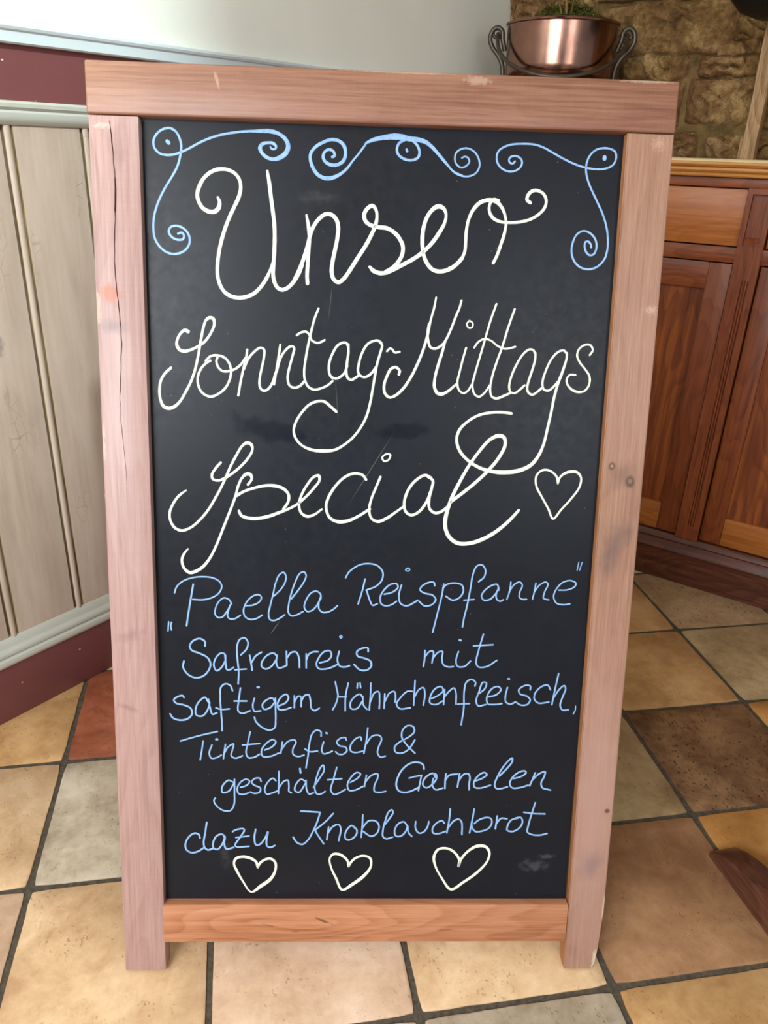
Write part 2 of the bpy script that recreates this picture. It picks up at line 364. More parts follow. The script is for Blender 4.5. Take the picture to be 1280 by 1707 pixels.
while z < 2.60:
    h = rs.uniform(0.09, 0.17); t = -0.75
    while t < 2.6:
        L = rs.uniform(0.16, 0.42); STONES.append((t+0.012, t+L-0.012, z+0.010, min(2.61, z+h-0.010))); t += L
    z += h
z = 1.14
while z < 1.60:
    h = rs.uniform(0.08, 0.13); t = 0.40
    while t < 2.6:
        L = rs.uniform(0.16, 0.42); STONES.append((t+0.012, t+L-0.012, z+0.008, min(1.59, z+h-0.008))); t += L
    z += h
mb = MB(); bm = mb.bm
for k, (a, b, c, d) in enumerate(STONES):
    NX = 40; NZ = 22; H = 0.020 + 0.020*rs.random(); V = []
    off = Vector((k*3.1, k*1.7, 0))
    for i in range(NX+1):
        row = []
        for j in range(NZ+1):
            u, v = 2*i/NX-1, 2*j/NZ-1
            # round the corners
            uu = u*math.sqrt(1-0.10*v**4); vv = v*math.sqrt(1-0.10*u**4)
            x = (a+b)/2 + uu*((b-a)/2+0.006); zz = (c+d)/2 + vv*((d-c)/2+0.005)
            x += 0.011*noise.noise(Vector((x*18, zz*18, k*2.0))); zz += 0.010*noise.noise(Vector((x*18+9, zz*18, k*2.0)))
            e = max(abs(u), abs(v)); prof = (1-e**7)
            hgt = H*prof + 0.011*noise.noise(Vector((x*22, zz*22, k*5.0)))*prof + 0.005*noise.noise(Vector((x*70, zz*70, k)))*prof
            hgt += 0.018*prof*noise.noise(Vector((x*9, zz*15, k*9.0)))
            rdg = abs(noise.noise(Vector((x*26+zz*14, zz*30, k*3.3)))); hgt -= 0.014*prof*max(0, 0.16-rdg)/0.16
            row.append(bm.verts.new((x, DEPTH-hgt+0.004, zz)))
        V.append(row)
    for i in range(NX):
        for j in range(NZ): bm.faces.new((V[i][j], V[i+1][j], V[i+1][j+1], V[i][j+1])).material_index = 0
mb.box(TCORNER-0.25, 2.7, DEPTH, DEPTH+0.2, 0.0, 2.62, mat=1)
wb = struct(mb.build('wall_back', [M_STONE, M_MORTAR], loc=CB, rot=(0, 0, YAW_C), smooth=60, rec=False))
# timber strip in the corner between plaster and stone
M_OLDWOOD = wood('old_corner_timber', lin(88,62,36), lin(140,108,66), lin(170,138,92), 'z', 0.7, 1.0, 3.0)
mb = MB().box(TCORNER-0.016, TCORNER+0.035, DEPTH-0.022, DEPTH+0.01, 1.145, 2.60, 0.003); struct(mb.build('trim_6', M_OLDWOOD, loc=CB, rot=(0, 0, YAW_C)))
# rough stone ledge built out of the wall in the corner, carries the copper pot
mb = MB(); bm = mb.bm
mb.box(-0.655, -0.335, 0.0, DEPTH, 1.140, 1.3165, 0.008)
bmesh.ops.subdivide_edges(bm, edges=bm.edges[:], cuts=4, use_grid_fill=True)
for v in bm.verts:
    if v.co.z < 1.30 and v.co.z > 1.145: v.co += Vector((noise.noise(v.co*25)*0.006, -abs(noise.noise(v.co*22+Vector((3,1,2))))*0.006, 0))
struct(mb.build('trim_7', M_STONE, loc=CB, rot=(0, 0, YAW_C), smooth=60))
# ceiling
M_CEIL = paint('ceiling_paint', lin(226,220,206), 0.7, 0.01)
mb = MB().box(-3.4, 2.5, -4.3, 0.16, 2.62, 2.72); struct(mb.build('ceiling', M_CEIL, loc=WL, rot=WLROT))

# ------------------------------------------------------------------ A-frame chalkboard sign
SX = Vector((-0.1246, 0.1264, 0)); SYAW = math.radians(-8.0013); LEAN = math.radians(13.8558)
SW, SH, RAILH = 0.7186, 1.1975, 0.0595
STW, TH, INSET = 0.0606, 0.030, 0.0135
PINK_D, PINK_M, PINK_L = lin(138,98,86), lin(170,126,110), lin(190,150,134)
RED_D, RED_M, RED_L = lin(122,70,48), lin(158,98,70), lin(178,120,90)
W_LEFT = wood('weathered_pinkish_wood_grey_patch', lin(144,111,105), lin(168,134,128), lin(181,152,144), 'z', 0.42, 1.0, 1.0, coat=0.2, saw=0.07, sfreq=210, cathedral=0.08, pore=0.25, marks=[
    (dict(x=0.0185, z=0.9870, rx=0.019, rz=0.016, ang=0.5, soft=0.35, wob=0.3, nscale=70), lin(174,107,81), 0.85),
    (dict(x=0.0200, z=0.9480, rx=0.022, rz=0.014, soft=0.5, wob=0.25), lin(116,98,98), 0.7),
    (dict(x=0.016, z=1.1845, rx=0.014, rz=0.004, soft=0.3, wob=0.9, nscale=260), lin(195,169,155), 0.6),
    (dict(x=0.0015, z=0.972, rx=0.0045, rz=0.026, soft=0.3, wob=0.6, nscale=110), lin(197,173,155), 0.6),
    (dict(x=0.0015, z=0.80, rx=0.0035, rz=0.030, soft=0.3, wob=0.6, nscale=110), lin(197,173,155), 0.55),
    (dict(x=0.020, z=0.428, rx=0.020, rz=0.006, ang=0.4, soft=0.5, wob=0.4), lin(133,98,98), 0.6),
    (dict(x=0.026, z=0.535, rx=0.030, rz=0.010, ang=-0.3, soft=0.5, wob=0.5), lin(133,98,98), 0.45),
    (dict(x=0.036, z=1.150, rx=0.012, rz=0.030, soft=0.5, wob=0.4), lin(133,103,98), 0.45)])
W_RIGHT = wood('weathered_pinkish_wood_knots_painted_sheen', lin(125,88,69), lin(152,113,92), lin(169,132,111), 'z', 0.44, 1.0, 6.0, coat=0.15, saw=0.06, sfreq=230, cathedral=0.06, pore=0.25, marks=[
    (dict(x=0.690, z=0.270, rx=0.070, rz=0.42, soft=0.5, wob=0.12, nscale=25), lin(171,136,127), 0.75),  # pale lilac sheen of reflected daylight, painted into the lower half
    (dict(x=0.690, z=0.770, rx=0.028, rz=0.026, soft=0.5, wob=0.2, nscale=50), lin(100,71,59), 0.55),
    (dict(x=0.7010, z=0.7607, rx=0.0085, rz=0.011, soft=0.3, wob=0.12), lin(75,54,39), 0.9),
    (dict(x=0.7010, z=0.7612, rx=0.0040, rz=0.005, soft=0.3, wob=0.0), lin(125,98,75), 0.9),
    (dict(x=0.6747, z=0.7813, rx=0.0062, rz=0.007, soft=0.3, wob=0.1), lin(85,59,41), 0.9),
    (dict(x=0.6747, z=0.7813, rx=0.0030, rz=0.003, soft=0.3, wob=0.0), lin(157,123,100), 0.9),
    (dict(x=0.685, z=0.668, rx=0.024, rz=0.060, ang=0.3, soft=0.5, wob=0.25, nscale=40), lin(100,79,75), 0.70),
    (dict(x=0.706, z=0.690, rx=0.010, rz=0.030, soft=0.5, wob=0.25, nscale=40), lin(108,79,68), 0.5),
    (dict(x=0.7099, z=0.2718, rx=0.0050, rz=0.005, soft=0.3, wob=0.1), lin(79,62,56), 0.9),
    (dict(x=0.6926, z=0.185, rx=0.028, rz=0.034, soft=0.5, wob=0.3, nscale=40), lin(118,96,98), 0.55),
    (dict(x=0.700, z=1.185, rx=0.012, rz=0.012, soft=0.5, wob=0.7, nscale=420), lin(191,157,134), 0.6),
    (dict(x=0.709, z=0.985, rx=0.012, rz=0.008, soft=0.5, wob=0.7, nscale=420), lin(197,164,143), 0.6),
    (dict(x=0.7145, z=0.012, rx=0.010, rz=0.034, soft=0.2, wob=0.25, nscale=90), lin(202,184,164), 0.9),
    (dict(x=0.7180, z=0.108, rx=0.0025, rz=0.030, soft=0.2, wob=0.25, nscale=90), lin(205,189,170), 0.8)])
W_INNER = wood('unweathered_orange_wood', lin(132,86,54), lin(160,108,71), lin(177,126,87), 'z', 0.45, 1.0, 3.0)
W_TOP = wood('reddish_brown_worn_wood', lin(114,73,54), lin(140,97,76), lin(155,113,92), 'x', 0.45, 1.0, 2.2, coat=0.15, pore=0.25, streak=0.5, sfreq=240, cathedral=0.05, saw=0.08, marks=[
    (dict(x=0.1559, z=1.2386, rx=0.0028, rz=0.012, ang=-0.25, soft=0.3, wob=0.3, nscale=200), lin(183,148,128), 0.7),
    (dict(x=0.470, z=1.2492, rx=0.020, rz=0.006, soft=0.3, wob=0.5, nscale=220), lin(178,146,129), 0.7),
    (dict(x=0.380, z=1.2555, rx=0.10, rz=0.002, soft=0.3, wob=0.4, nscale=90), lin(180,156,136), 0.6),
    (dict(x=0.680, z=1.2555, rx=0.045, rz=0.003, soft=0.3, wob=0.4, nscale=120), lin(180,156,136), 0.7),
    (dict(x=0.380, z=1.2160, rx=0.05, rz=0.003, soft=0.5, wob=0.5, nscale=60), lin(114,73,56), 0.3)])
W_BOTTOM = wood('orange_brown_wood', lin(142,86,55), lin(175,117,83), lin(189,137,104), 'x', 0.42, 1.3, 4.0, coat=0.15, pore=0.2, cathedral=0.14, streak=0.36, marks=[
    (dict(x=0.295, z=0.090, rx=0.016, rz=0.0028, ang=0.42, soft=0.3, wob=0.5, nscale=160), lin(102,56,35), 0.8),
    (dict(x=0.215, z=0.082, rx=0.014, rz=0.0016, ang=0.2, soft=0.3, wob=0.4, nscale=160), lin(115,63,39), 0.7),
    (dict(x=0.255, z=0.072, rx=0.008, rz=0.0014, soft=0.3, wob=0.4, nscale=160), lin(115,63,39), 0.7),
    (dict(x=0.480, z=0.074, rx=0.016, rz=0.0014, ang=-0.1, soft=0.3, wob=0.4, nscale=160), lin(115,63,39), 0.6)])
def chalk_mat():
    w = NT('black_writing_panel'); o = w.tc.outputs['Object']
    n = w.noise(o, 7, 4, 0.6); n2 = w.noise(o, 70, 4, 0.7)
    col = w.ramp(n, [(0.3, (0.0045, 0.0062, 0.0105)), (0.7, (0.0072, 0.0096, 0.0155))])
    # dust specks, scratches and rubbed smears
    dust = w.math('MULTIPLY', w.ramp(w.voro(o, 85), [(0.05, 1.0), (0.10, 0.0)]), w.ramp(w.noise(o, 30, 2), [(0.60, 0.0), (0.66, 1.0)]))
    col = w.mix(w.math('MULTIPLY', dust, 0.18), col, lin(170,170,165))
    for a in (dict(x=0.612, z=0.172, rx=0.024, rz=0.012, soft=0.45, wob=0.5, nscale=90), dict(x=0.630, z=0.188, rx=0.016, rz=0.005, soft=0.4, wob=0.5, nscale=140)):
        col = w.mix(w.math('MULTIPLY', w.spotmask(**a), 0.11), col, lin(150,155,160))
    for a, s_ in ((dict(x=0.280, z=1.113, rx=0.035, rz=0.010, soft=0.5, wob=0.5, nscale=80), 0.05), (dict(x=0.352, z=0.769, rx=0.0008, rz=0.070, ang=0.537, soft=0.4, wob=0), 0.22), (dict(x=0.223, z=0.543, rx=0.0009, rz=0.016, ang=0.6, soft=0.4, wob=0), 0.22),
              (dict(x=0.295, z=0.985, rx=0.0008, rz=0.030, ang=0.1, soft=0.4, wob=0), 0.15), (dict(x=0.305, z=0.860, rx=0.0008, rz=0.04, ang=-0.08, soft=0.4, wob=0), 0.12),
              (dict(x=0.150, z=0.190, rx=0.010, rz=0.026, soft=0.5, wob=0.5, nscale=120), 0.05)):
        col = w.mix(w.math('MULTIPLY', w.spotmask(**a), s_), col, lin(165,165,165))
    damp = w.math('MAXIMUM', w.spotmask(0.400, 0.822, 0.040, 0.014, -0.15, 0.25, 0.35, 50), w.spotmask(0.215, 0.820, 0.070, 0.018, 0.2, 0.3, 0.4, 45))
    r = w.math('SUBTRACT', w.ramp(n2, [(0.3, 0.30), (0.7, 0.40)]), w.math('MULTIPLY', damp, 0.05))
    sp = w.math('SUBTRACT', 0.23, w.math('MULTIPLY', damp, 0.10))
    return w.fin(col, r, 0, sp)
M_CHALK = chalk_mat()
def metal(name, c, rough): w = NT(name); n = w.noise(w.tc.outputs['Object'], 60, 3); return w.fin(w.mix(n, tuple(x*0.8 for x in c), c), rough, 1.0)
M_STEEL = metal('bright_steel', (0.75, 0.75, 0.74), 0.25)

sign = empty('chalkboard_sign', SX, SYAW)
tag(sign, 'reddish wooden A-frame chalkboard sign with white and light blue handwritten menu', 'sign')
FR = (-LEAN, 0, 0)
def stile(x0, x1, mats, crack=False, chip=False):
    m = MB(); m.box(x0, x1, 0, TH, 0.0045, SH-0.001, 0.0018, 2)
    return m
m = stile(0, STW, None)
lst = m.build('stile', W_LEFT, sign, 40, rot=FR); tag(lst, 'pale pinkish left upright with a long crack')
# the drying crack is a narrow dark slit in the left upright
m = MB(); bm = m.bm; prev = None
M_CRACK = NT('crack_dark').fin(lin(52,32,28), 0.9, 0, 0.1)
def crackx(z): return 0.0275 + 0.0022*math.sin(z*34+1.2) + 0.0010*noise.noise(Vector((z*60, 0, 0)))
for i in range(121):
    z = 1.190 - 0.47*i/120; wd = (0.00055 + 0.00035*noise.noise(Vector((z*45, 5, 0))))*min(1, (120-i)/60+0.15)
    if 1.085 < z < 1.125: wd *= 2.0
    x = crackx(z); A = (bm.verts.new((x-wd, -0.00015, z)), bm.verts.new((x+wd, -0.00015, z)))
    if prev: bm.faces.new((prev[0], prev[1], A[1], A[0]))
    prev = A
m.build('crack', M_CRACK, lst)
# right upright: the outer corner of the foot is chipped away
m = MB(); bm = m.bm
m.prism([(SW-STW+0.0072, 0.0045), (SW-0.012, 0.0045), (SW-0.0065, 0.016), (SW-0.0045, 0.045), (SW-0.0030, 0.070), (SW-0.0028, 0.098), (SW, 0.101), (SW, SH-0.001), (SW-STW+0.0022, SH-0.001)], 0, TH, 'y')
es = [e for e in bm.edges if abs(e.verts[0].co.y-e.verts[1].co.y) < 1e-6]
bmesh.ops.bevel(bm, geom=es, offset=0.0014, segments=2, affect='EDGES')
bm.normal_update()
bmesh.ops.recalc_face_normals(bm, faces=bm.faces[:])
for f in bm.faces:
    if f.normal.x < -0.8: f.material_index = 1
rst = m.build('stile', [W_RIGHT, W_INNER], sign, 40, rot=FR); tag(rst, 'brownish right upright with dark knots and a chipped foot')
for sx, par, d in ((0.0, lst, -1), (SW, rst, 1)):
    m = MB(); prof = [(0.0, 0.0042), (0.0030, 0.0036), (0.0052, 0.0018), (0.0056, 0.0)]
    m.lathe([(0.0, 0.0048), (0.0028, 0.0044), (0.0052, 0.0028), (0.0062, 0.0005), (0.0062, -0.002)], 20)
    b = m.build('bolt', M_STEEL, par, 60, loc=(sx, 0.014, 0.726), rot=(0, math.radians(90*d), 0))
m = MB().box(-0.0015, SW+0.001, -0.0015, TH+0.001, SH, SH+RAILH, 0.0026, 3); tr = m.build('top_rail', W_TOP, sign, 40, rot=FR); tag(tr, 'reddish brown worn top rail')
m = MB().box(0.0585, SW-STW+0.0060, -0.0008, TH-0.002, 0.0530, 0.1165, 0.0022, 2)
m.build('bottom_rail', W_BOTTOM, sign, 40, rot=FR)
m = MB().box(STW-0.004, SW-STW+0.004, INSET, INSET+0.006, 0.110, SH+0.004); panel = m.build('board_panel', M_CHALK, sign, rot=FR)
# the hinged rear frame that props the sign up
M_REAR = wood('rear_frame_wood', RED_D, RED_M, RED_L, 'z', 0.5, 1.0, 9.0)
HZ = SH+0.03; hy = HZ*math.sin(LEAN)+TH*math.cos(LEAN)+0.004; hz = HZ*math.cos(LEAN)-TH*math.sin(LEAN)*0
RL = math.radians(14.5); LENR = hz/math.cos(RL)
for x0 in (0.004, SW-STW-0.004):
    m = MB().box(x0, x0+STW, 0.0, TH-0.004, -LENR+0.008, 0.02, 0.002); m.build('rear_leg', M_REAR, sign, 40, loc=(0, hy, hz), rot=(RL, 0, 0))
for za, zb in ((-0.055, 0.012), (-LENR+0.10, -LENR+0.16)):
    m = MB().box(STW+0.004, SW-STW-0.004, 0.001, TH-0.006, za, zb, 0.002); m.build('rear_rail', M_REAR, sign, 40, loc=(0, hy, hz), rot=(RL, 0, 0))
for xa in (0.13, SW-0.13-0.06):
    m = MB().box(xa, xa+0.06, -0.012, 0.014, 0.0215, 0.0245).tube([(xa, -0.001, 0.026), (xa+0.06, -0.001, 0.026)], 0.004, 10); m.build('hinge', M_STEEL, sign, 40, loc=(0, hy, hz), rot=(0, 0, 0))

# handwriting: [x, z, width] triples in 0.1 mm on the board; each stroke is a raised line of paint marker
WRITING = [
 ('scroll_ornament', 'light blue scroll with a loop in the top left corner', 'b', [
  [1019,10639,35,1068,10652,35,1095,10613,35,1075,10573,35,1009,10567,35,936,10601,35,904,10663,35,930,10716,35,996,10733,35,1070,10715,35,1134,10662,35,1165,10584,35,1152,10504,35,1088,10431,35,988,10394,35,889,10404,35,792,10470,35,729,10571,35,712,10697,34,730,10854,34,784,11012,34,870,11177,34,963,11318,34,1030,11435,34,1069,11558,34,1085,11680,34,1063,11770,34,1017,11844,34,945,11877,34,857,11857,34,783,11799,34,745,11723,34,754,11647,34,809,11585,34,897,11565,34,994,11574,34,1083,11605,34,1181,11650,34,1311,11721,34,1457,11783,34,1619,11829,34,1797,11859,34,1942,11874,34],
  [1926,11872,30,2072,11878,52,2185,11879,59,2290,11852,52,2366,11797,56,2403,11722,63,2382,11645,67,2314,11585,67,2225,11556,52,2143,11574,52,2083,11620,52,2054,11684,59,2087,11730,52,2144,11744,44,2217,11740,45,2252,11706,37,2241,11677,30,2200,11677,30,2181,11703,22],
  [915,11723,55,931,11706,55],
 ]),
 ('scroll_ornament', 'pale blue scroll with a small loop at the top centre', 'b', [
  [2951,11605,40,2980,11621,40,2963,11671,40,2914,11692,40,2862,11668,40,2837,11606,45,2867,11545,45,2941,11512,49,3023,11519,49,3092,11568,49,3116,11653,49,3093,11744,52,3027,11795,48,2937,11807,45,2840,11774,45,2743,11717,45,2683,11639,45,2679,11563,45,2712,11471,49,2778,11389,52,2869,11353,56,2967,11365,56,3049,11405,45,3130,11469,38,3210,11571,30,3290,11666,30,3370,11775,30],
  [3366,11780,30,3451,11819,52,3580,11850,67,3711,11867,82,3809,11865,82,3891,11849,71,4006,11841,64,4105,11818,60,4190,11763,53,4275,11681,45,4361,11592,41,4413,11539,29,4482,11479,24,4586,11439,23],
  [3859,11836,37,3778,11788,37,3756,11711,37,3783,11650,38,3858,11607,38,3949,11599,38,4022,11632,38,4039,11697,38,4009,11772,37,3941,11831,37,3875,11852,37],
  [3876,11719,38,3883,11701,38],
  [4428,11519,26,4501,11461,26,4592,11431,26,4680,11433,26,4758,11472,26,4799,11548,26,4786,11639,26,4729,11719,26,4647,11758,26,4568,11751,26,4500,11704,26,4485,11638,26,4505,11572,26,4569,11530,26,4630,11551,26,4669,11602,26,4649,11648,26,4608,11661,26,4573,11645,26],
 ]),
 ('scroll_ornament', 'pale blue scroll with a loop in the top right corner', 'b', [
  [5243,11623,29,5220,11599,29,5178,11610,29,5170,11654,29,5209,11685,29,5272,11684,29,5324,11647,29,5334,11598,29,5298,11539,29,5211,11503,29,5112,11520,29,5037,11580,29,5010,11662,29,5029,11737,29,5097,11789,29,5193,11821,29,5334,11834,29,5476,11830,29,5593,11799,29,5731,11734,29,5879,11664,29,6026,11608,29,6144,11578,29,6280,11564,29,6405,11576,29,6491,11622,29,6524,11701,29,6505,11775,29,6439,11809,29,6350,11815,29,6262,11792,29,6195,11732,29,6157,11648,29,6152,11548,29,6183,11432,29,6246,11308,29,6329,11167,29,6404,11034,29,6460,10899,29,6493,10762,30,6502,10607,30,6475,10485,30,6391,10387,30,6284,10349,30,6172,10369,30,6085,10440,30,6040,10551,30,6049,10681,29,6096,10777,29,6175,10819,29,6268,10790,29,6338,10715,30,6358,10621,30,6333,10542,30,6280,10523,30,6227,10565,30,6203,10642,30,6213,10686,30,6249,10690,30,6283,10653,30,6291,10619,30],
  [6376,11708,57,6377,11691,57],
 ]),
 ('lettering', 'large cream handwritten word Unser', 'w', [
  [1524,11088,30,1546,11034,49,1529,10956,60,1476,10915,56,1402,10918,56,1329,10962,52,1282,11042,49,1270,11119,52,1301,11221,52,1360,11315,49,1451,11387,49,1549,11420,49,1646,11417,45,1735,11380,45,1792,11313,45,1812,11220,46,1790,11111,52,1731,10985,50,1672,10866,50,1618,10739,50,1570,10595,50,1534,10451,50,1512,10307,50,1505,10178,50,1525,10066,50,1577,9962,50,1660,9899,54,1760,9877,54,1861,9888,54,1962,9931,51,2046,10007,51,2122,10114,50,2181,10237,38,2215,10342,30],
  [2143,11416,34,2167,11285,51,2186,11131,51,2207,10975,51,2229,10803,51,2235,10645,52,2231,10486,52,2221,10326,52,2214,10181,52,2231,10084,52,2273,10012,52,2332,9990,52,2399,10016,52,2474,10091,52,2541,10198,52,2582,10304,52],
  [2480,10099,54,2546,10238,54,2604,10385,53,2653,10546,53,2685,10674,53,2726,10778,53,2800,10875,53,2882,10929,53,2957,10919,53,3016,10858,53,3038,10763,53,3027,10636,53,2996,10476,53,2968,10330,54,2962,10217,54,2992,10134,54,3051,10103,54,3118,10149,54,3200,10264,54,3298,10420,54,3387,10558,54,3460,10696,53,3507,10808,53,3525,10904,42,3511,10998,42,3465,11044,53,3403,11010,53,3363,10938,53,3381,10860,53,3440,10814,53,3541,10790,53,3650,10781,53,3743,10736,53,3820,10658,54,3865,10564,54,3859,10467,54,3820,10386,54,3746,10303,54,3655,10247,54],
  [3447,10303,38,3495,10256,54,3571,10230,54,3655,10236,54,3756,10279,54,3872,10342,54,4004,10415,54,4119,10499,54,4233,10614,54,4328,10752,54,4390,10873,42,4400,10977,42,4358,11046,53,4291,11060,61,4218,11011,53,4155,10914,53,4118,10778,54,4111,10635,54,4128,10491,54,4174,10379,54,4253,10293,54,4347,10271,54,4465,10298,54,4564,10366,54,4631,10444,54],
  [2634,10909,30,2660,10784,50,2674,10642,46,2665,10482,50,2655,10322,50,2647,10176,51,2653,10079,51],
  [4470,10309,50,4550,10354,43,4619,10426,43,4660,10522,43,4667,10642,43,4671,10796,43,4695,10925,43,4752,11045,50,4838,11128,53,4935,11156,53,5035,11138,54,5114,11064,43,5161,10955,37,5172,10862,37,5155,10742,43,5117,10612,43,5079,10490,43,5035,10394,43],
  [5061,11155,40,4997,11165,40,4955,11110,40,4951,11025,40,5000,10945,46,5092,10902,40,5210,10894,40,5354,10905,40,5478,10939,40,5582,11001,40,5653,11080,40,5671,11165,40,5639,11240,40,5573,11283,40,5501,11286,46,5441,11242,46,5424,11174,46,5469,11139,46],
 ]),
 ('lettering', 'white handwritten words Sonntag-Mittags', 'w', [
  [1117,9438,54,1075,9452,46,1019,9409,37,978,9332,37,969,9270,42,999,9208,46,1061,9187,46,1140,9204,39,1243,9253,37,1331,9317,37,1411,9427,37,1456,9535,37,1445,9604,46,1398,9618,46,1351,9586,37,1318,9501,37,1293,9393,37,1267,9269,37,1241,9129,37,1198,8956,37,1147,8814,37,1073,8670,37,982,8526,38,901,8460,47,837,8446,51,774,8474,47,737,8568,37,729,8679,37,752,8805,37,802,8892,37,886,8971,37],
  [1397,9074,34,1349,9046,34,1285,8982,34,1236,8879,34,1233,8769,34,1271,8675,34,1342,8621,34,1413,8612,34,1509,8657,34,1590,8730,34,1647,8841,34,1664,8936,34,1649,9030,34,1587,9114,34,1501,9143,34,1406,9133,34,1339,9072,34],
  [1492,9119,33,1476,9072,33,1498,8995,33,1553,8946,33,1624,8943,33,1720,8976,33,1799,9041,33,1847,9112,33],
  [1877,9225,34,1863,9128,34,1831,9002,34,1798,8860,34,1773,8734,34,1756,8635,35],
  [1830,8971,34,1887,9105,34,1967,9201,34,2046,9254,34,2093,9235,34,2093,9134,34,2060,8977,34,2036,8850,34,2043,8740,35,2091,8701,35,2147,8726,35,2203,8807,35,2243,8934,34],
  [2306,9297,33,2287,9169,33,2267,9044,33,2243,8902,33,2224,8788,33],
  [2259,8950,34,2306,9123,34,2370,9226,34,2441,9282,34,2484,9268,34,2465,9158,34,2426,9016,34,2402,8874,35,2426,8780,35,2490,8750,35,2562,8775,35,2622,8840,35],
  [2797,9768,32,2744,9629,33,2705,9474,33,2667,9303,33,2637,9131,33,2617,8958,33,2630,8848,33,2679,8762,33,2751,8732,33,2839,8750,33,2927,8792,33,2990,8848,33],
  [2519,9426,31,2579,9463,31,2642,9470,31,2687,9427,31,2714,9366,31,2786,9334,31,2833,9346,31,2880,9373,31],
  [3191,9285,35,3166,9339,35,3119,9345,35,3048,9305,35,2986,9202,35,2947,9091,35,2940,8997,35,2965,8911,35,3030,8881,35,3093,8906,35,3149,8963,35,3179,9050,35],
  [3190,9324,36,3192,9222,36,3178,9097,36,3169,8971,36,3190,8893,36,3238,8870,36,3286,8895,36,3336,8931,36],
  [3619,9357,35,3571,9383,35,3507,9373,35,3437,9330,35,3368,9211,35,3333,9085,35,3324,8975,35,3365,8920,35,3430,8914,36,3501,8963,36,3563,9051,35],
  [3595,9372,35,3631,9326,35,3607,9217,35,3570,9075,35,3545,8917,36,3521,8757,36,3493,8581,36,3449,8404,36,3379,8257,36,3268,8108,36,3140,8000,36,3026,7940,40,2864,7921,48,2701,7942,40,2587,7997,36,2506,8093,36,2484,8189,36,2513,8303,36,2593,8433,36,2697,8540,36,2809,8582,40,2889,8576,40,2970,8514,40,3044,8451,40],
  [3697,9250,31,3733,9285,31,3765,9275,31,3798,9237,31,3861,9245,31],
  [3862,8955,40,3869,9003,40,3819,9046,39,3756,9024,39,3702,8920,40,3670,8808,40,3684,8705,40,3742,8654,40,3822,8677,40,3932,8783,40,4024,8928,40,4099,9087,40,4165,9261,39,4221,9465,39,4254,9652,31,4296,9822,31,4315,9945,27],
  [4234,9611,34,4222,9496,35,4232,9401,35,4265,9315,35,4324,9298,35,4392,9328,35,4449,9387,35,4521,9542,35,4582,9715,34,4626,9829,31,4646,9915,31],
  [4458,9397,31,4416,9232,39,4372,9077,40,4339,8920,40,4337,8803,44,4376,8725,48,4437,8711,48,4515,8748,40,4630,8849,32],
  [4734,9317,30,4696,9162,30,4663,9006,30,4639,8868,30,4663,8771,30,4725,8729,30,4784,8764,30,4830,8843,30],
  [4761,9666,24,4730,9623,24,4756,9574,24,4800,9583,24,4806,9633,24,4765,9666,24],
  [5103,9883,30,5036,9669,30,4979,9438,30,4921,9206,30,4863,8971,30,4840,8834,30,4876,8717,30,4937,8688,30,5005,8739,30,5070,8839,30],
  [5346,9825,31,5276,9599,32,5211,9348,32,5144,9134,32,5094,8938,32,5079,8780,32,5107,8692,32,5169,8670,36,5267,8706,36,5355,8747,32],
  [4840,9324,28,4892,9398,28,4969,9438,28,5059,9417,28,5142,9356,28,5233,9320,29,5312,9327,29,5380,9348,29],
  [5653,9262,32,5621,9310,32,5570,9318,32,5494,9258,32,5413,9121,32,5352,8963,32,5330,8825,32,5354,8757,32,5415,8748,32,5482,8799,32,5535,8850,32],
  [5653,9272,33,5654,9185,33,5618,9028,34,5586,8910,34,5572,8811,34,5595,8753,34,5647,8730,34,5705,8765,34,5772,8825,34],
  [6071,9272,32,6028,9314,32,5960,9298,32,5876,9209,32,5807,9052,32,5771,8894,32,5793,8806,32,5854,8788,32,5921,8839,32,5977,8909,32],
  [6071,9282,32,6071,9214,32,6028,9037,40,5979,8879,40,5941,8701,40,5914,8502,40,5878,8281,41,5841,8078,41,5780,7915,49,5686,7790,57,5547,7716,61,5365,7682,61,5181,7688,57,4995,7736,49,4827,7835,45,4709,7964,45,4662,8115,44,4697,8246,44,4803,8358,40,4939,8441,40,5098,8480,40,5259,8488,40,5380,8476,40],
  [6376,9264,30,6411,9329,30,6372,9392,30,6292,9390,30,6226,9334,30,6208,9256,30,6249,9169,30,6325,9083,30,6393,8987,31,6397,8879,31,6347,8799,31,6268,8778,36,6175,8805,36,6103,8882,31,6094,8951,30,6131,9001,30,6201,9002,30],
 ]),
 ('lettering', 'white handwritten word Special', 'w', [
  [1513,7740,37,1450,7669,37,1393,7573,37,1405,7516,37,1476,7498,37,1561,7528,37,1665,7597,37,1778,7694,37,1872,7800,37,1933,7914,37,1920,7989,44,1865,8011,44,1799,7968,37,1723,7844,37,1647,7701,37,1580,7548,37,1512,7403,37,1434,7258,37,1328,7082,37,1212,6944,37,1096,6845,37,972,6800,40,879,6841,40,825,6938,37,818,7044,37,868,7170,37,946,7278,37,1046,7356,24],
  [1873,7448,37,1923,7526,37,1908,7583,48,1852,7591,48,1791,7533,37,1738,7417,37,1708,7301,37,1660,7165,37,1591,6990,37,1522,6813,37,1443,6615,37,1355,6436,38,1257,6305,45,1150,6230,49,1063,6213,49,989,6281,41,966,6390,37,993,6470,37,1052,6546,24],
  [1718,7292,40,1812,7351,40,1963,7406,40,2114,7439,44,2246,7436,48,2350,7400,44,2416,7324,40,2413,7227,40,2350,7124,41],
  [1747,7086,37,1781,7022,44,1866,6991,49,1999,6987,49,2151,7019,49,2284,7070,45,2417,7125,37,2531,7191,37,2644,7290,37,2757,7417,37,2831,7524,37,2821,7587,44,2755,7570,37,2662,7454,37,2587,7308,37,2559,7182,37,2588,7075,37,2665,7028,45,2760,7049,37,2868,7129,28],
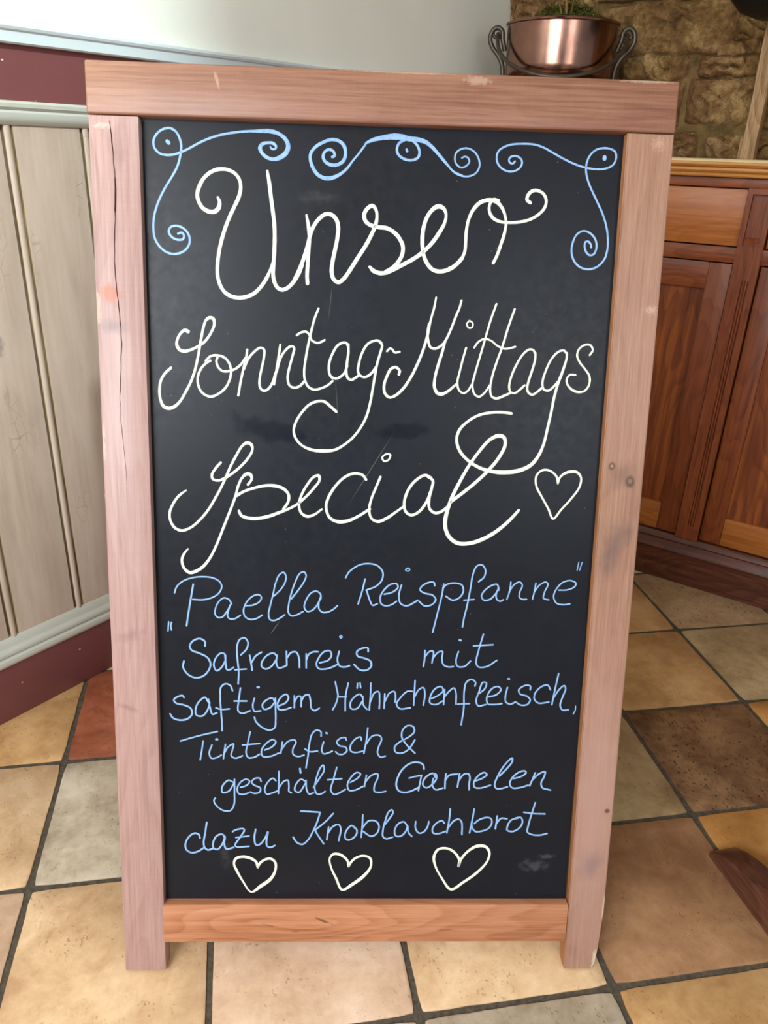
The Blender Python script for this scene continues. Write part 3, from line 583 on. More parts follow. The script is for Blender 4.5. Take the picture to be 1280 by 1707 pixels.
  [3458,7548,40,3413,7606,40,3297,7627,40,3167,7572,40,3038,7437,40,2947,7273,41,2925,7153,41,2971,7020,41,3074,6962,49,3221,6973,49,3366,7042,41,3517,7143,41],
  [3652,7587,36,3592,7432,36,3537,7283,36,3511,7134,36,3543,7015,36,3632,6971,45,3749,7018,45,3879,7111,36,3979,7187,36],
  [3725,7904,27,3669,7850,27,3699,7802,27,3757,7823,27,3778,7890,27,3725,7904,27],
  [4338,7588,41,4258,7622,41,4129,7546,41,4031,7411,41,3984,7232,41,4011,7113,41,4086,7069,41,4188,7116,41,4286,7252,41,4344,7417,41],
  [4288,7608,41,4363,7550,41,4352,7447,41,4322,7298,41,4333,7164,41,4409,7105,41,4497,7127,41,4583,7198,41],
  [4624,7267,49,4709,7335,49,4908,7502,49,5104,7697,49,5241,7876,49,5319,8052,49,5298,8154,53,5224,8175,57,5111,8121,49,4973,7958,45,4837,7751,45,4730,7543,49,4636,7333,53,4566,7093,58,4555,6927,58,4615,6776,58,4738,6687,58,4917,6690,58,5093,6754,58,5266,6863,54,5436,7018,50,5556,7161,41],
 ]),
 ('heart', 'cream heart outline right of the word Special', 'w', [
  [6071,7544,31,6043,7642,31,5941,7719,31,5837,7717,31,5769,7636,31,5778,7503,31,5861,7356,31,5961,7193,31,6039,7052,32,6141,7181,31,6277,7348,31,6370,7499,31,6381,7633,31,6311,7706,41,6178,7694,41,6094,7628,31,6071,7544,31],
 ]),
 ('lettering', 'light blue handwritten word Paella with opening quotation mark', 'b', [
  [763,5499,26,750,5370,26],
  [802,5494,25,792,5438,25,799,5383,25],
  [1112,6045,30,1075,5839,30,1042,5656,30,1008,5447,30],
  [855,5921,26,886,6008,26,974,6089,26,1110,6141,26,1264,6156,26,1398,6136,26,1483,6077,26,1501,6007,26,1452,5915,26,1354,5853,26,1238,5825,26,1103,5829,26],
  [1634,5776,26,1596,5836,26,1528,5856,26,1460,5804,26,1414,5712,26,1405,5620,26,1447,5570,27,1505,5581,27,1564,5653,26,1624,5766,26],
  [1614,5755,26,1584,5653,26,1579,5582,27,1621,5551,27,1689,5563,27,1754,5608,27],
  [1837,5748,26,1934,5760,27,2022,5812,26,2045,5873,26,2012,5909,26,1935,5892,26,1847,5809,26,1798,5687,27,1816,5595,27,1884,5549,27,1972,5562,27,2054,5612,27],
  [2216,5892,26,2303,5978,26,2371,6090,26,2384,6181,26,2351,6234,26,2293,6199,26,2241,6078,26,2206,5916,26,2167,5753,27,2143,5630,27,2167,5548,27,2225,5539,27,2303,5575,27,2366,5623,27],
  [2462,5859,27,2546,5971,27,2632,6104,26,2661,6195,26,2631,6245,26,2573,6220,26,2506,6082,26,2454,5919,27,2420,5756,27,2420,5654,27,2459,5610,27,2537,5625,27,2619,5673,27],
  [2867,5864,27,2863,5925,27,2808,5971,27,2730,5944,27,2663,5841,27,2638,5739,27,2674,5678,27,2742,5689,27,2810,5762,27,2863,5864,27],
  [2867,5895,27,2839,5803,27,2845,5711,27,2899,5665,27,2967,5672,27,3045,5714,27,3099,5766,27],
 ]),
 ('lettering', 'light blue handwritten word Reispfanne with closing quotation mark', 'b', [
  [3476,6155,27,3438,5980,27,3386,5796,27],
  [3206,6171,27,3252,6253,26,3375,6347,26,3500,6377,26,3639,6351,27,3717,6260,27,3708,6144,27,3632,6056,27,3494,5996,27],
  [3499,5996,27,3547,5851,27,3588,5778,27,3652,5800,27],
  [3747,5941,27,3859,5972,27,3935,6046,27,3911,6095,27,3828,6082,27,3740,5999,27,3692,5897,27,3709,5800,27,3780,5772,27,3863,5797,27,3919,5841,27],
  [3982,6076,27,3950,5930,27,3976,5813,27,4061,5776,27,4172,5830,27,4214,5860,27],
  [4031,6299,20,4066,6323,20,4090,6300,20,4068,6277,20,4034,6288,20],
  [4445,6074,27,4432,6120,27,4359,6119,27,4263,6059,27,4245,6007,27,4308,5964,27,4422,5936,27,4467,5870,27,4413,5798,27,4315,5779,27,4234,5846,27],
  [4571,6099,27,4549,5923,27,4502,5688,27,4443,5396,27],
  [4559,6040,27,4613,6094,27,4725,6116,27,4824,6088,27,4848,6001,27,4804,5912,27,4707,5867,27,4606,5924,27],
  [5056,6141,27,5128,6209,27,5143,6310,27,5092,6382,27,5022,6366,27,4972,6250,27,4947,6046,27,4909,5782,27,4875,5604,27,4860,5479,27],
  [4862,5869,24,5003,5883,24],
  [5344,6023,27,5317,6104,27,5233,6085,27,5139,6005,27,5106,5931,27,5145,5873,27,5230,5889,27,5310,5978,27],
  [5342,6058,27,5311,5964,27,5323,5890,27,5373,5862,27,5414,5883,27],
  [5507,6142,25,5498,6010,25,5465,5892,25],
  [5487,5995,25,5557,6107,25,5632,6144,25,5671,6100,25,5640,5998,25,5639,5924,25,5683,5895,25,5740,5896,25],
  [5859,6132,25,5846,6015,25,5825,5897,25],
  [5842,6000,25,5912,6104,25,5994,6149,25,6030,6120,25,5989,6003,25,5981,5914,25,6054,5892,25],
  [6186,6035,25,6314,6042,25,6410,6091,25,6420,6141,25,6347,6175,25,6235,6147,25,6144,6034,25,6122,5931,25,6171,5843,25,6272,5824,25,6357,5837,25],
  [6440,6446,17,6424,6324,17],
  [6486,6441,17,6460,6331,17],
 ]),
 ('lettering', 'light blue handwritten word Safranreis', 'b', [
  [1257,5153,30,1258,5215,30,1188,5259,30,1094,5226,30,1046,5151,30,1068,5089,30,1184,5040,30,1289,4979,30,1329,4879,30,1285,4765,30,1201,4693,30,1095,4682,30,1001,4737,30,945,4837,30,959,4925,30],
  [1536,4969,28,1525,5039,28,1466,5043,28,1394,4955,28,1376,4854,29,1415,4786,29,1487,4843,29,1540,4944,28],
  [1539,5019,28,1542,4894,29,1557,4806,29,1604,4806,29,1652,4840,29],
  [1756,5027,28,1832,5110,28,1856,5210,28,1810,5277,28,1739,5251,28,1703,5146,28,1708,4946,29,1722,4770,29,1713,4592,29],
  [1668,4802,25,1829,4816,25],
  [1878,5023,29,1896,4910,29,1912,4802,29],
  [1901,4910,29,1961,5011,29,2043,5068,29],
  [2261,5015,29,2209,5057,29,2126,5026,29,2055,4937,29,2043,4862,29,2102,4819,29,2185,4863,29,2251,4965,29],
  [2261,5027,29,2251,4914,29,2280,4839,29,2363,4858,29,2393,4878,29],
  [2393,5084,29,2398,4878,29],
  [2398,4984,29,2457,5067,29,2528,5076,29,2568,4993,29,2576,4850,29],
  [2670,5052,29,2671,4843,29],
  [2671,4957,29,2706,5045,29,2776,5084,29,2836,5084,29],
  [2861,4921,29,2979,4960,29,3026,5036,29,3001,5099,29,2919,5085,29,2848,4997,29,2814,4895,29,2850,4833,29,2945,4829,29,3040,4860,29,3111,4899,29],
  [3132,5093,29,3110,4962,29,3147,4874,29,3219,4862,29,3283,4883,29],
  [3152,5331,22,3171,5311,22,3153,5291,22,3136,5311,22,3152,5331,22],
  [3541,5098,30,3535,5148,30,3452,5142,30,3382,5091,30,3395,5028,30,3491,4996,31,3575,4954,31,3589,4879,31,3530,4820,31,3435,4819,31,3345,4901,31],
 ]),
 ('lettering', 'light blue handwritten word mit', 'b', [
  [4344,5122,27,4343,4998,27,4329,4881,27],
  [4339,5014,27,4409,5107,27,4461,5108,27,4450,4938,27],
  [4454,5000,27,4535,5099,27,4593,5109,27,4589,5001,27,4616,4909,27,4691,4878,27,4758,4885,27],
  [4819,5112,27,4790,4973,27,4817,4889,27,4911,4887,27,4996,4969,27],
  [4829,5284,38,4843,5278,38],
  [5161,5371,27,5105,5131,27,5079,4945,27,5118,4883,27,5235,4891,27,5372,4985,27],
  [5029,5198,27,5306,5219,27],
 ]),
 ('lettering', 'light blue handwritten word saftigem', 'b', [
  [946,4380,30,928,4406,30,863,4392,30,803,4341,30,837,4290,30,943,4265,30,1037,4215,30,1054,4125,31,986,4052,31,878,4033,31,784,4066,30,745,4127,30],
  [1282,4320,29,1243,4383,29,1158,4319,29,1109,4215,29,1118,4112,29,1202,4100,29,1275,4191,29,1308,4307,29],
  [1290,4358,29,1311,4230,29,1345,4127,29,1405,4149,29],
  [1632,4489,29,1602,4566,29,1531,4590,29,1471,4539,29,1457,4385,29,1466,4180,29,1477,3973,29,1478,3877,29],
  [1395,4226,27,1466,4201,27,1585,4212,27],
  [1744,4529,29,1718,4337,29,1709,4182,29,1764,4144,29,1877,4184,29],
  [1654,4331,29,1830,4333,29],
  [1940,4377,29,1916,4262,29,1939,4179,29,2028,4185,29],
  [1986,4544,41,2001,4544,41],
  [2227,4329,29,2196,4380,29,2112,4353,29,2052,4276,29,2076,4211,29,2159,4233,29,2227,4316,29],
  [2236,4380,29,2239,4213,29,2241,4050,29,2226,3928,29,2156,3890,29,2055,3926,29,1962,4016,29,1938,4086,29],
  [2291,4265,29,2387,4317,29,2423,4395,29,2387,4441,29,2315,4394,29,2267,4291,29,2291,4208,29,2375,4209,29,2459,4241,29],
  [2507,4421,29,2507,4241,29],
  [2507,4319,29,2554,4409,29,2595,4409,29,2603,4255,29],
  [2603,4332,29,2650,4423,29,2710,4436,29,2735,4346,29,2747,4231,29,2796,4197,29,2861,4232,29],
 ]),
 ('lettering', 'light blue handwritten word Hähnchenfleisch with comma', 'b', [
  [3084,4637,27,3109,4518,27,3125,4425,27,3095,4298,27,3052,4210,27],
  [3269,4620,27,3234,4426,27,3232,4199,27],
  [3126,4409,26,3243,4410,26],
  [3479,4397,27,3439,4453,27,3361,4411,27,3303,4316,27,3317,4231,27,3399,4232,27,3477,4349,27],
  [3478,4422,27,3493,4286,27,3541,4224,27],
  [3401,4615,27,3396,4546,27],
  [3436,4625,27,3446,4553,27],
  [3591,4623,27,3587,4429,27,3577,4214,28],
  [3589,4341,27,3645,4477,27,3703,4493,27,3721,4367,27,3718,4235,28],
  [3792,4463,27,3789,4242,28],
  [3790,4330,27,3865,4479,27,3930,4495,27,3947,4401,27,3943,4338,28],
  [4183,4504,27,4115,4503,27,4015,4402,27,3965,4307,28,4014,4237,28,4162,4251,28],
  [4219,4671,27,4214,4467,27,4211,4293,28],
  [4210,4397,28,4277,4530,27,4340,4562,27,4367,4468,28,4350,4294,28],
  [4444,4390,28,4546,4439,28,4626,4518,28,4594,4581,27,4512,4548,28,4443,4422,28,4447,4327,28,4536,4306,28,4623,4360,28],
  [4646,4534,28,4640,4307,28],
  [4642,4417,28,4721,4519,28,4778,4560,28,4811,4488,28,4818,4315,28],
  [5078,4595,28,5085,4648,28,5023,4695,28,4952,4647,28,4928,4505,28,4934,4252,28,4907,3997,28],
  [4842,4315,26,5011,4323,26],
  [5132,4470,28,5223,4556,28,5242,4641,28,5188,4649,28,5142,4507,28,5107,4365,28,5141,4292,28,5250,4312,28],
  [5274,4430,28,5391,4463,28,5455,4542,28,5414,4589,28,5327,4557,28,5259,4430,28,5279,4325,28,5369,4314,28,5479,4327,28],
  [5548,4575,28,5526,4448,28,5537,4353,28,5607,4322,28,5674,4355,28],
  [5550,4707,39,5562,4707,39],
  [5878,4546,28,5874,4603,28,5799,4609,28,5714,4545,28,5732,4482,28,5839,4445,28,5887,4388,28,5847,4318,28,5758,4308,28,5680,4355,28],
  [6170,4549,28,6126,4618,28,6038,4595,28,5955,4500,28,5946,4405,28,6010,4342,28,6159,4359,28],
  [6272,4796,28,6235,4550,28,6206,4321,28],
  [6220,4417,28,6295,4551,28,6365,4614,28,6389,4567,28,6349,4424,28,6327,4313,28,6362,4240,28,6452,4241,28],
  [6553,4299,19,6551,4235,19,6526,4177,19],
 ]),
 ('lettering', 'light blue handwritten word Tintenfisch', 'b', [
  [881,3711,27,1135,3791,27,1409,3862,27],
  [1205,3714,27,1183,3572,27,1157,3421,27],
  [1328,3652,27,1288,3526,27,1316,3447,27,1388,3454,27,1461,3496,27],
  [1392,3740,43,1404,3740,43],
  [1521,3663,27,1505,3559,27,1489,3442,28],
  [1504,3528,27,1558,3622,27,1636,3670,27,1620,3576,27,1602,3487,28,1654,3450,28,1720,3466,28,1764,3488,28],
  [1876,3859,27,1838,3672,27,1816,3530,28,1850,3458,28,1937,3468,28,2010,3515,28],
  [1765,3655,27,2011,3679,27],
  [2083,3579,28,2184,3627,28,2242,3706,28,2199,3743,27,2112,3689,28,2039,3579,28,2053,3484,28,2155,3479,28,2285,3533,28],
  [2337,3707,28,2314,3533,28],
  [2320,3581,28,2415,3714,28,2511,3739,28,2531,3702,28,2488,3598,28,2494,3513,28,2561,3481,28,2648,3504,28],
  [2892,3805,28,2886,3874,28,2819,3892,28,2762,3835,28,2720,3647,28,2706,3489,28,2678,3304,28],
  [2662,3599,28,2735,3559,28,2842,3569,28],
  [2928,3711,28,2903,3585,28,2930,3528,28,3011,3548,28,3055,3570,28],
  [2964,3853,36,2976,3847,36],
  [3255,3745,28,3240,3783,28,3168,3770,28,3119,3713,28,3155,3656,28,3243,3635,28,3267,3581,28,3215,3524,28,3143,3524,28,3104,3561,28],
  [3473,3747,28,3458,3794,28,3386,3762,28,3315,3651,28,3325,3572,28,3390,3551,28,3506,3574,28],
  [3562,3936,28,3546,3748,28,3513,3542,28],
  [3533,3669,28,3632,3811,28,3734,3818,28,3764,3765,28,3724,3639,28,3711,3544,28,3757,3480,28,3824,3497,28],
 ]),
 ('lettering', 'light blue handwritten ampersand', 'b', [
  [4253,3547,28,4132,3673,28,4055,3799,28,4066,3909,28,4137,3978,28,4219,3957,28,4233,3879,28,4157,3800,28,4028,3720,28,3957,3640,28,3974,3561,28,4062,3546,28,4163,3610,28,4246,3753,28],
 ]),
 ('lettering', 'light blue handwritten word geschälten', 'b', [
  [1629,3068,28,1557,3100,28,1468,3003,28,1467,2907,28,1555,2923,28,1635,3052,28],
  [1644,3116,28,1642,2908,28,1634,2714,28,1580,2616,28,1477,2616,28,1376,2697,28,1342,2777,28,1363,2816,28],
  [1730,2989,28,1818,3021,28,1862,3086,28,1819,3117,28,1746,3085,28,1686,2988,28,1700,2892,28,1773,2876,28,1846,2902,28],
  [2028,3086,28,2008,3134,28,1935,3128,28,1891,3070,28,1935,3022,28,2016,2981,28,2007,2916,28,1934,2893,28,1870,2915,28],
  [2241,3097,28,2198,3135,28,2124,3071,28,2080,2958,28,2109,2884,28,2197,2904,28,2270,2937,28],
  [2285,3248,28,2285,3072,28,2279,2895,28],
  [2285,2982,28,2358,3088,28,2416,3105,28,2431,3009,28,2432,2928,28,2467,2906,28],
  [2671,3090,28,2606,3122,28,2534,3041,28,2519,2945,28,2578,2913,28,2680,3074,28],
  [2680,3106,28,2689,2962,28,2725,2888,28,2790,2907,28],
  [2591,3291,36,2600,3227,36],
  [2789,2995,28,2876,3140,28,2941,3268,28,2926,3348,28,2883,3299,28,2826,3123,28,2807,2979,28,2843,2888,28,2916,2898,28,2960,2931,28],
  [3125,3317,28,3075,3109,28,3042,2948,28,3093,2883,28,3181,2916,28,3254,2965,28],
  [2993,3115,28,3198,3135,28],
  [3325,3078,28,3427,3143,28,3470,3214,28,3411,3233,28,3324,3142,28,3282,3030,28,3313,2949,28,3401,2956,28,3512,3015,28],
  [3558,3192,28,3532,3015,28],
  [3540,3079,28,3632,3192,28,3719,3215,28,3721,3145,28,3679,3032,28,3682,2935,28,3756,2919,28,3844,2936,28],
 ]),
 ('lettering', 'light blue handwritten word Garnelen', 'b', [
  [4395,3297,32,4376,3368,32,4294,3403,32,4190,3384,31,4076,3283,32,4011,3143,32,3998,3028,32,4040,2944,32,4134,2919,32,4239,2953,32,4331,3004,32],
  [4181,3149,28,4266,3175,28,4364,3196,28],
  [4361,3196,28,4341,3055,28,4325,2953,28],
  [4563,3166,30,4533,3227,30,4464,3201,30,4397,3120,30,4388,3043,30,4436,2997,30,4505,3031,30,4579,3133,30,4576,3210,30,4538,3227,30],
  [4536,3146,30,4529,3031,30,4578,2967,30,4683,2993,30],
  [4720,3223,30,4713,3109,30,4713,2989,30],
  [4713,3116,30,4768,3198,30,4884,3219,30],
  [4919,3225,30,4898,3015,30],
  [4906,3102,30,4978,3212,30,5048,3225,30,5074,3162,30,5067,3072,30,5071,2970,30],
  [5159,3111,30,5251,3150,30,5323,3214,30,5281,3245,30,5201,3201,30,5136,3086,30,5152,3009,30,5235,2997,30,5381,3043,30],
  [5507,3190,30,5606,3305,30,5682,3420,30,5679,3478,30,5623,3432,30,5536,3305,30,5473,3164,30,5444,3049,30,5471,2993,30,5553,2993,30,5634,3019,30],
  [5721,3153,30,5814,3179,30,5897,3243,30,5879,3274,30,5797,3256,30,5708,3178,30,5667,3076,30,5706,3004,30,5812,3005,30,5940,3047,30],
  [6033,3244,30,6004,3155,30,5964,3039,30],
  [6000,3134,30,6093,3232,30,6178,3263,30,6167,3181,30,6131,3091,30,6155,3007,30,6276,2971,30],
 ]),
 ('lettering', 'light blue handwritten word dazu', 'b', [
  [1128,2166,32,1111,2227,32,1055,2247,32,975,2196,32,916,2082,32,925,1981,32,992,1930,32,1083,1943,32,1187,2012,32],
  [1232,2423,31,1202,2222,32,1181,2095,32,1198,2007,32,1243,1974,32,1311,1994,32],
  [1495,2152,32,1462,2228,32,1382,2210,32,1324,2109,32,1323,2007,32,1379,1982,32,1448,2058,32,1495,2185,32],
  [1495,2193,32,1482,2071,32,1515,1990,32,1618,2015,32],
  [1609,2274,30,1655,2304,30,1768,2320,30,1779,2295,30,1710,2173,30,1641,2051,30,1663,2026,30,1845,2034,30],
  [1654,2178,28,1847,2204,28],
  [1945,2313,32,1926,2174,32,1948,2060,32,2005,2067,32,2085,2174,32,2126,2276,32,2103,2124,32,2112,2042,32,2157,2017,32,2226,2048,32],
 ]),
 ('lettering', 'light blue handwritten word Knoblauchbrot', 'b', [
  [2606,2609,30,2742,2603,30,2890,2593,30],
  [2890,2593,30,2846,2430,30,2779,2265,30,2712,2138,30,2632,2069,30,2552,2100,30,2495,2188,30],
  [3083,2576,30,2971,2443,30,2817,2303,30],
  [2808,2316,30,2871,2202,30,2947,2080,30],
  [3017,2355,30,2993,2147,30],
  [3003,2248,30,3086,2368,30,3165,2393,30,3196,2330,30,3169,2132,30],
  [3406,2336,30,3359,2381,30,3292,2318,30,3259,2216,30,3283,2148,30,3352,2153,30,3426,2229,30,3434,2306,30,3394,2361,30],
  [3518,2555,30,3514,2394,30,3502,2190,30],
  [3513,2337,30,3607,2457,30,3713,2452,30,3762,2369,30,3729,2251,30,3648,2206,30,3528,2285,30],
  [3844,2395,30,3923,2513,30,3963,2598,30,3943,2637,30,3897,2603,30,3854,2473,30,3822,2317,30,3825,2199,30,3873,2165,30,3967,2192,30],
  [4180,2376,30,4126,2443,30,4044,2409,30,3995,2304,30,4014,2213,30,4085,2208,30,4154,2279,30,4187,2370,30],
  [4187,2365,30,4202,2266,30,4251,2208,30],
  [4302,2449,30,4301,2345,30,4356,2261,30,4427,2280,30,4483,2372,30,4496,2450,30],
  [4729,2425,30,4692,2464,30,4611,2424,30,4555,2333,30,4570,2262,30,4653,2254,30,4747,2289,30],
  [4807,2659,30,4798,2477,30,4771,2268,30],
  [4785,2341,30,4870,2464,30,4940,2491,30,4985,2439,30,4998,2242,30],
  [5162,2656,30,5142,2479,30,5111,2269,30],
  [5132,2439,30,5148,2348,30,5199,2290,30,5294,2296,30,5398,2349,30,5436,2441,30,5414,2506,30,5342,2519,30,5237,2479,30,5176,2421,30],
  [5511,2545,30,5494,2336,31],
  [5506,2423,30,5568,2506,30,5656,2502,30],
  [5823,2513,30,5724,2481,30,5671,2376,31,5674,2310,31,5759,2292,31,5851,2350,31,5893,2442,31,5865,2521,30,5782,2513,30],
  [6064,2764,30,6017,2561,30,5981,2377,31,5975,2285,31,6049,2241,31,6170,2233,31,6269,2260,31],
  [5903,2607,30,6051,2587,30,6219,2582,31],
 ]),
 ('heart', 'white heart outline in the bottom row, leftmost', 'w', [
  [1973,1689,41,1946,1779,41,1855,1842,49,1741,1863,49,1650,1829,44,1622,1745,35,1659,1637,41,1749,1456,31,1874,1274,31,2013,1370,58,2163,1495,54,2232,1637,40,2232,1766,40,2164,1830,44,2084,1817,40,2003,1753,41,1973,1689,41],
 ]),
 ('heart', 'white heart outline in the middle of the bottom row', 'w', [
  [3323,1707,39,3300,1807,39,3193,1901,45,3089,1907,39,3039,1834,31,3061,1689,31,3139,1504,39,3233,1310,41,3382,1402,54,3561,1555,54,3654,1707,36,3639,1842,40,3539,1882,40,3419,1841,39,3346,1757,39,3323,1707,39],
 ]),
 ('heart', 'white heart outline in the bottom row, largest and rightmost', 'w', [
  [4972,1716,42,4973,1828,42,4877,1962,41,4754,2012,41,4649,1985,41,4594,1861,45,4630,1692,34,4729,1506,34,4874,1318,45,5052,1438,45,5257,1608,45,5400,1795,36,5423,1947,41,5357,2040,50,5236,2047,54,5104,1963,41,5004,1828,42,4972,1716,42],
 ]),
]

def paint_mat(name, c, d):
    w = NT(name); n = w.noise(w.tc.outputs['Object'], 160, 3, 0.6); n2 = w.noise(w.coord((1, 1, 0.3)), 420, 2, 0.6)
    f = w.math('ADD', w.math('MULTIPLY', n, 0.5), w.math('MULTIPLY', n2, 0.5)); w.bump(n2, 0.2, 0.0003)
    return w.fin(w.ramp(f, [(0.36, d), (0.54, c)]), 0.38, 0, 0.45)
P_W = paint_mat('cream_white_paint_marker', lin(228,232,214), lin(204,214,204)); P_B = paint_mat('light_blue_paint_marker', lin(142,180,224), lin(116,158,214))
def catmull(P, n=7):
    if len(P) == 2: return [P[0].lerp(P[1], k/4) for k in range(5)]
    closed = (P[0].xy-P[-1].xy).length < 0.0004
    Q = [P[0]*2-P[1]] + P + [P[-1]*2-P[-2]]
    out = []
    for i in range(1, len(Q)-2):
        p0, p1, p2, p3 = Q[i-1:i+3]
        # centripetal parameters keep loops free of cusps
        t0 = 0.0; t1 = t0+max(1e-5, (p1.xy-p0.xy).length)**0.5; t2 = t1+max(1e-5, (p2.xy-p1.xy).length)**0.5; t3 = t2+max(1e-5, (p3.xy-p2.xy).length)**0.5
        for k in range(n):
            t = t1+(t2-t1)*k/n
            a1 = p0*((t1-t)/(t1-t0))+p1*((t-t0)/(t1-t0)); a2 = p1*((t2-t)/(t2-t1))+p2*((t-t1)/(t2-t1)); a3 = p2*((t3-t)/(t3-t2))+p3*((t-t2)/(t3-t2))
            b1 = a1*((t2-t)/(t2-t0))+a2*((t-t0)/(t2-t0)); b2 = a2*((t3-t)/(t3-t1))+a3*((t-t1)/(t3-t1))
            out.append(b1*((t2-t)/(t2-t1))+b2*((t-t1)/(t2-t1)))
    out.append(P[-1].copy()); return out
def stroke(bm, trip, lift, wk=1.0):
    P = [Vector((trip[i]*1e-4, trip[i+1]*1e-4, trip[i+2]*1e-4)) for i in range(0, len(trip), 3)]
    S = catmull(P); n = len(S); base = INSET-0.00005; top = INSET-0.00035-lift
    L = []; R = []; LB = []; RB = []
    def ring(c, d, w, f):
        nn = Vector((-d.y, d.x)); r = w*0.5*f
        for lst, sg, rr, y in ((L, 1, r*0.72, top), (R, -1, r*0.72, top), (LB, 1, r, base), (RB, -1, r, base)):
            q = c+nn*sg*rr; lst.append(bm.verts.new((q.x, y, q.y)))
    for i in range(n):
        d = (S[min(i+1, n-1)].xy-S[max(i-1, 0)].xy)
        if d.length < 1e-7: d = Vector((1, 0))
        d.normalize(); w = S[i].z*wk*(1+0.07*noise.noise(Vector((S[i].x*180, S[i].y*180, lift*3e4))))
        if i == 0:
            for k in (0, 1, 2): a = math.radians(12+26*k); ring(S[0].xy-d*w*0.5*math.cos(a), d, w, math.sin(a))
        ring(S[i].xy, d, w, 1.0)
        if i == n-1:
            for k in (2, 1, 0): a = math.radians(12+26*k); ring(S[-1].xy+d*w*0.5*math.cos(a), d, w, math.sin(a))
    for i in range(len(L)-1):
        bm.faces.new((L[i], L[i+1], R[i+1], R[i])); bm.faces.new((LB[i], LB[i+1], L[i+1], L[i])); bm.faces.new((R[i], R[i+1], RB[i+1], RB[i]))
    bm.faces.new((L[0], R[0], RB[0], LB[0])); bm.faces.new((L[-1], LB[-1], RB[-1], R[-1]))
for nm, lab, c, sts in WRITING:
    m = MB()
    for k, s_ in enumerate(sts): stroke(m.bm, s_, 0.000012*k, 0.92 if c == "w" else 0.85)
    bmesh.ops.recalc_face_normals(m.bm, faces=m.bm.faces[:])
    o = m.build(nm, P_W if c == 'w' else P_B, panel, rec=False); tag(o, lab)

# ------------------------------------------------------------------ sideboard along the stone wall (local x along the front, y into the wall)
def cabwood(name, d, m_, l, al, seed, **k): return wood(name, lin(*d), lin(*m_), lin(*l), al, 0.42, 1.0, seed, coat=0.06, **k)
C_BODY = cabwood('mahogany_stain_wood', (90,42,20), (126,62,30), (150,84,44), 'x', 1.3)
C_BODYV = cabwood('mahogany_stain_wood_upright', (90,42,20), (122,60,29), (142,76,38), 'z', 2.3)
C_DRAW = cabwood('honey_pine', (138,74,28), (166,94,38), (184,114,52), 'x', 3.1, cathedral=0.1)
C_PANEL = cabwood('amber_pine_panel', (86,38,17), (124,62,27), (172,98,42), 'z', 4.7, cathedral=0.12, streak=0.45, pore=0.1, sfreq=60)
C_RAIL = cabwood('ochre_pine_rail', (130,70,28), (160,94,40), (178,112,52), 'x', 5.2)
C_TOP = cabwood('golden_oak_edge', (160,98,40), (188,126,58), (206,146,76), 'x', 6.1, cathedral=0.08)
C_PLINTH = cabwood('dark_worn_plinth_wood', (58,26,16), (84,42,26), (112,66,44), 'x', 7.7)
X0C, X1C = TCORNER+0.002, 1.10
side = empty('sideboard', CB, YAW_C); tag(side, 'mahogany coloured panelled sideboard with honey pine drawers against the stone wall', 'sideboard')
F = 0.012    # face of the frame
PIL = [(-0.425, -0.3645), (0.0945, 0.155), (0.6145, 0.675)]
BAYS = [(-0.758, -0.425), (-0.3645, 0.0945), (0.155, 0.6145), (0.675, 1.10)]
m = MB(); m.box(X0C, X1C, 0.045, DEPTH-0.060, 0.02, 1.098)                                   # carcass
m.box(X0C, X1C, F, 0.05, 1.0765, 1.0985, 0.001); m.box(X0C, X1C, F, 0.05, 0.9035, 0.9395, 0.0012)
m.build('carcass', C_BODY, side, 40)
# plinth with a moulded top edge
m = MB().prism([(0.05, 0.001), (0.0, 0.001), (0.0, 0.090), (-0.004, 0.093), (-0.0055, 0.099), (-0.002, 0.105), (0.000, 0.110), (0.003, 0.118), (0.0045, 0.124), (0.003, 0.128), (0.006, 0.136), (0.012, 0.1425), (0.05, 0.1425)], X0C, X1C, 'x')
m.build('plinth', C_PLINTH, side, 30)
for a, b in PIL:
    m = MB(); bm = m.bm
    c = (a+b)/2; prof = [(a, 0.05), (a, F-0.006)]
    for k in (-1, 0, 1):
        g = c+0.006+k*0.0066; prof += [(g-0.0016, F-0.006), (g-0.0005, F-0.0025), (g+0.0005, F-0.0025), (g+0.0016, F-0.006)]
    prof += [(b, F-0.006), (b, 0.05)]
    # plain ends, fluted middle
    m.box(a, b, F-0.006, 0.05, 0.1425, 0.185); m.prism(prof, 0.185, 0.865, 'z'); m.box(a, b, F-0.006, 0.05, 0.865, 0.9475, 0.0)
    m.build('pilaster', C_BODYV, side, 30)
    # block with a sunk panel over the pilaster
    m = MB(); p = 0.0115
    m.box(a, a+p, F-0.008, 0.05, 0.9475, 1.0765); m.box(b-p, b, F-0.008, 0.05, 0.9475, 1.0765)
    m.box(a+p, b-p, F-0.008, 0.05, 1.0640, 1.0765); m.box(a+p, b-p, F+0.006, 0.05, 0.9475, 1.0640)
    m.prism([(F+0.006, 0.9475), (F-0.008, 0.9475), (F+0.006, 0.966)], a+p, b-p, 'x')
    m.build('pilaster_block', C_BODYV, side, 30)
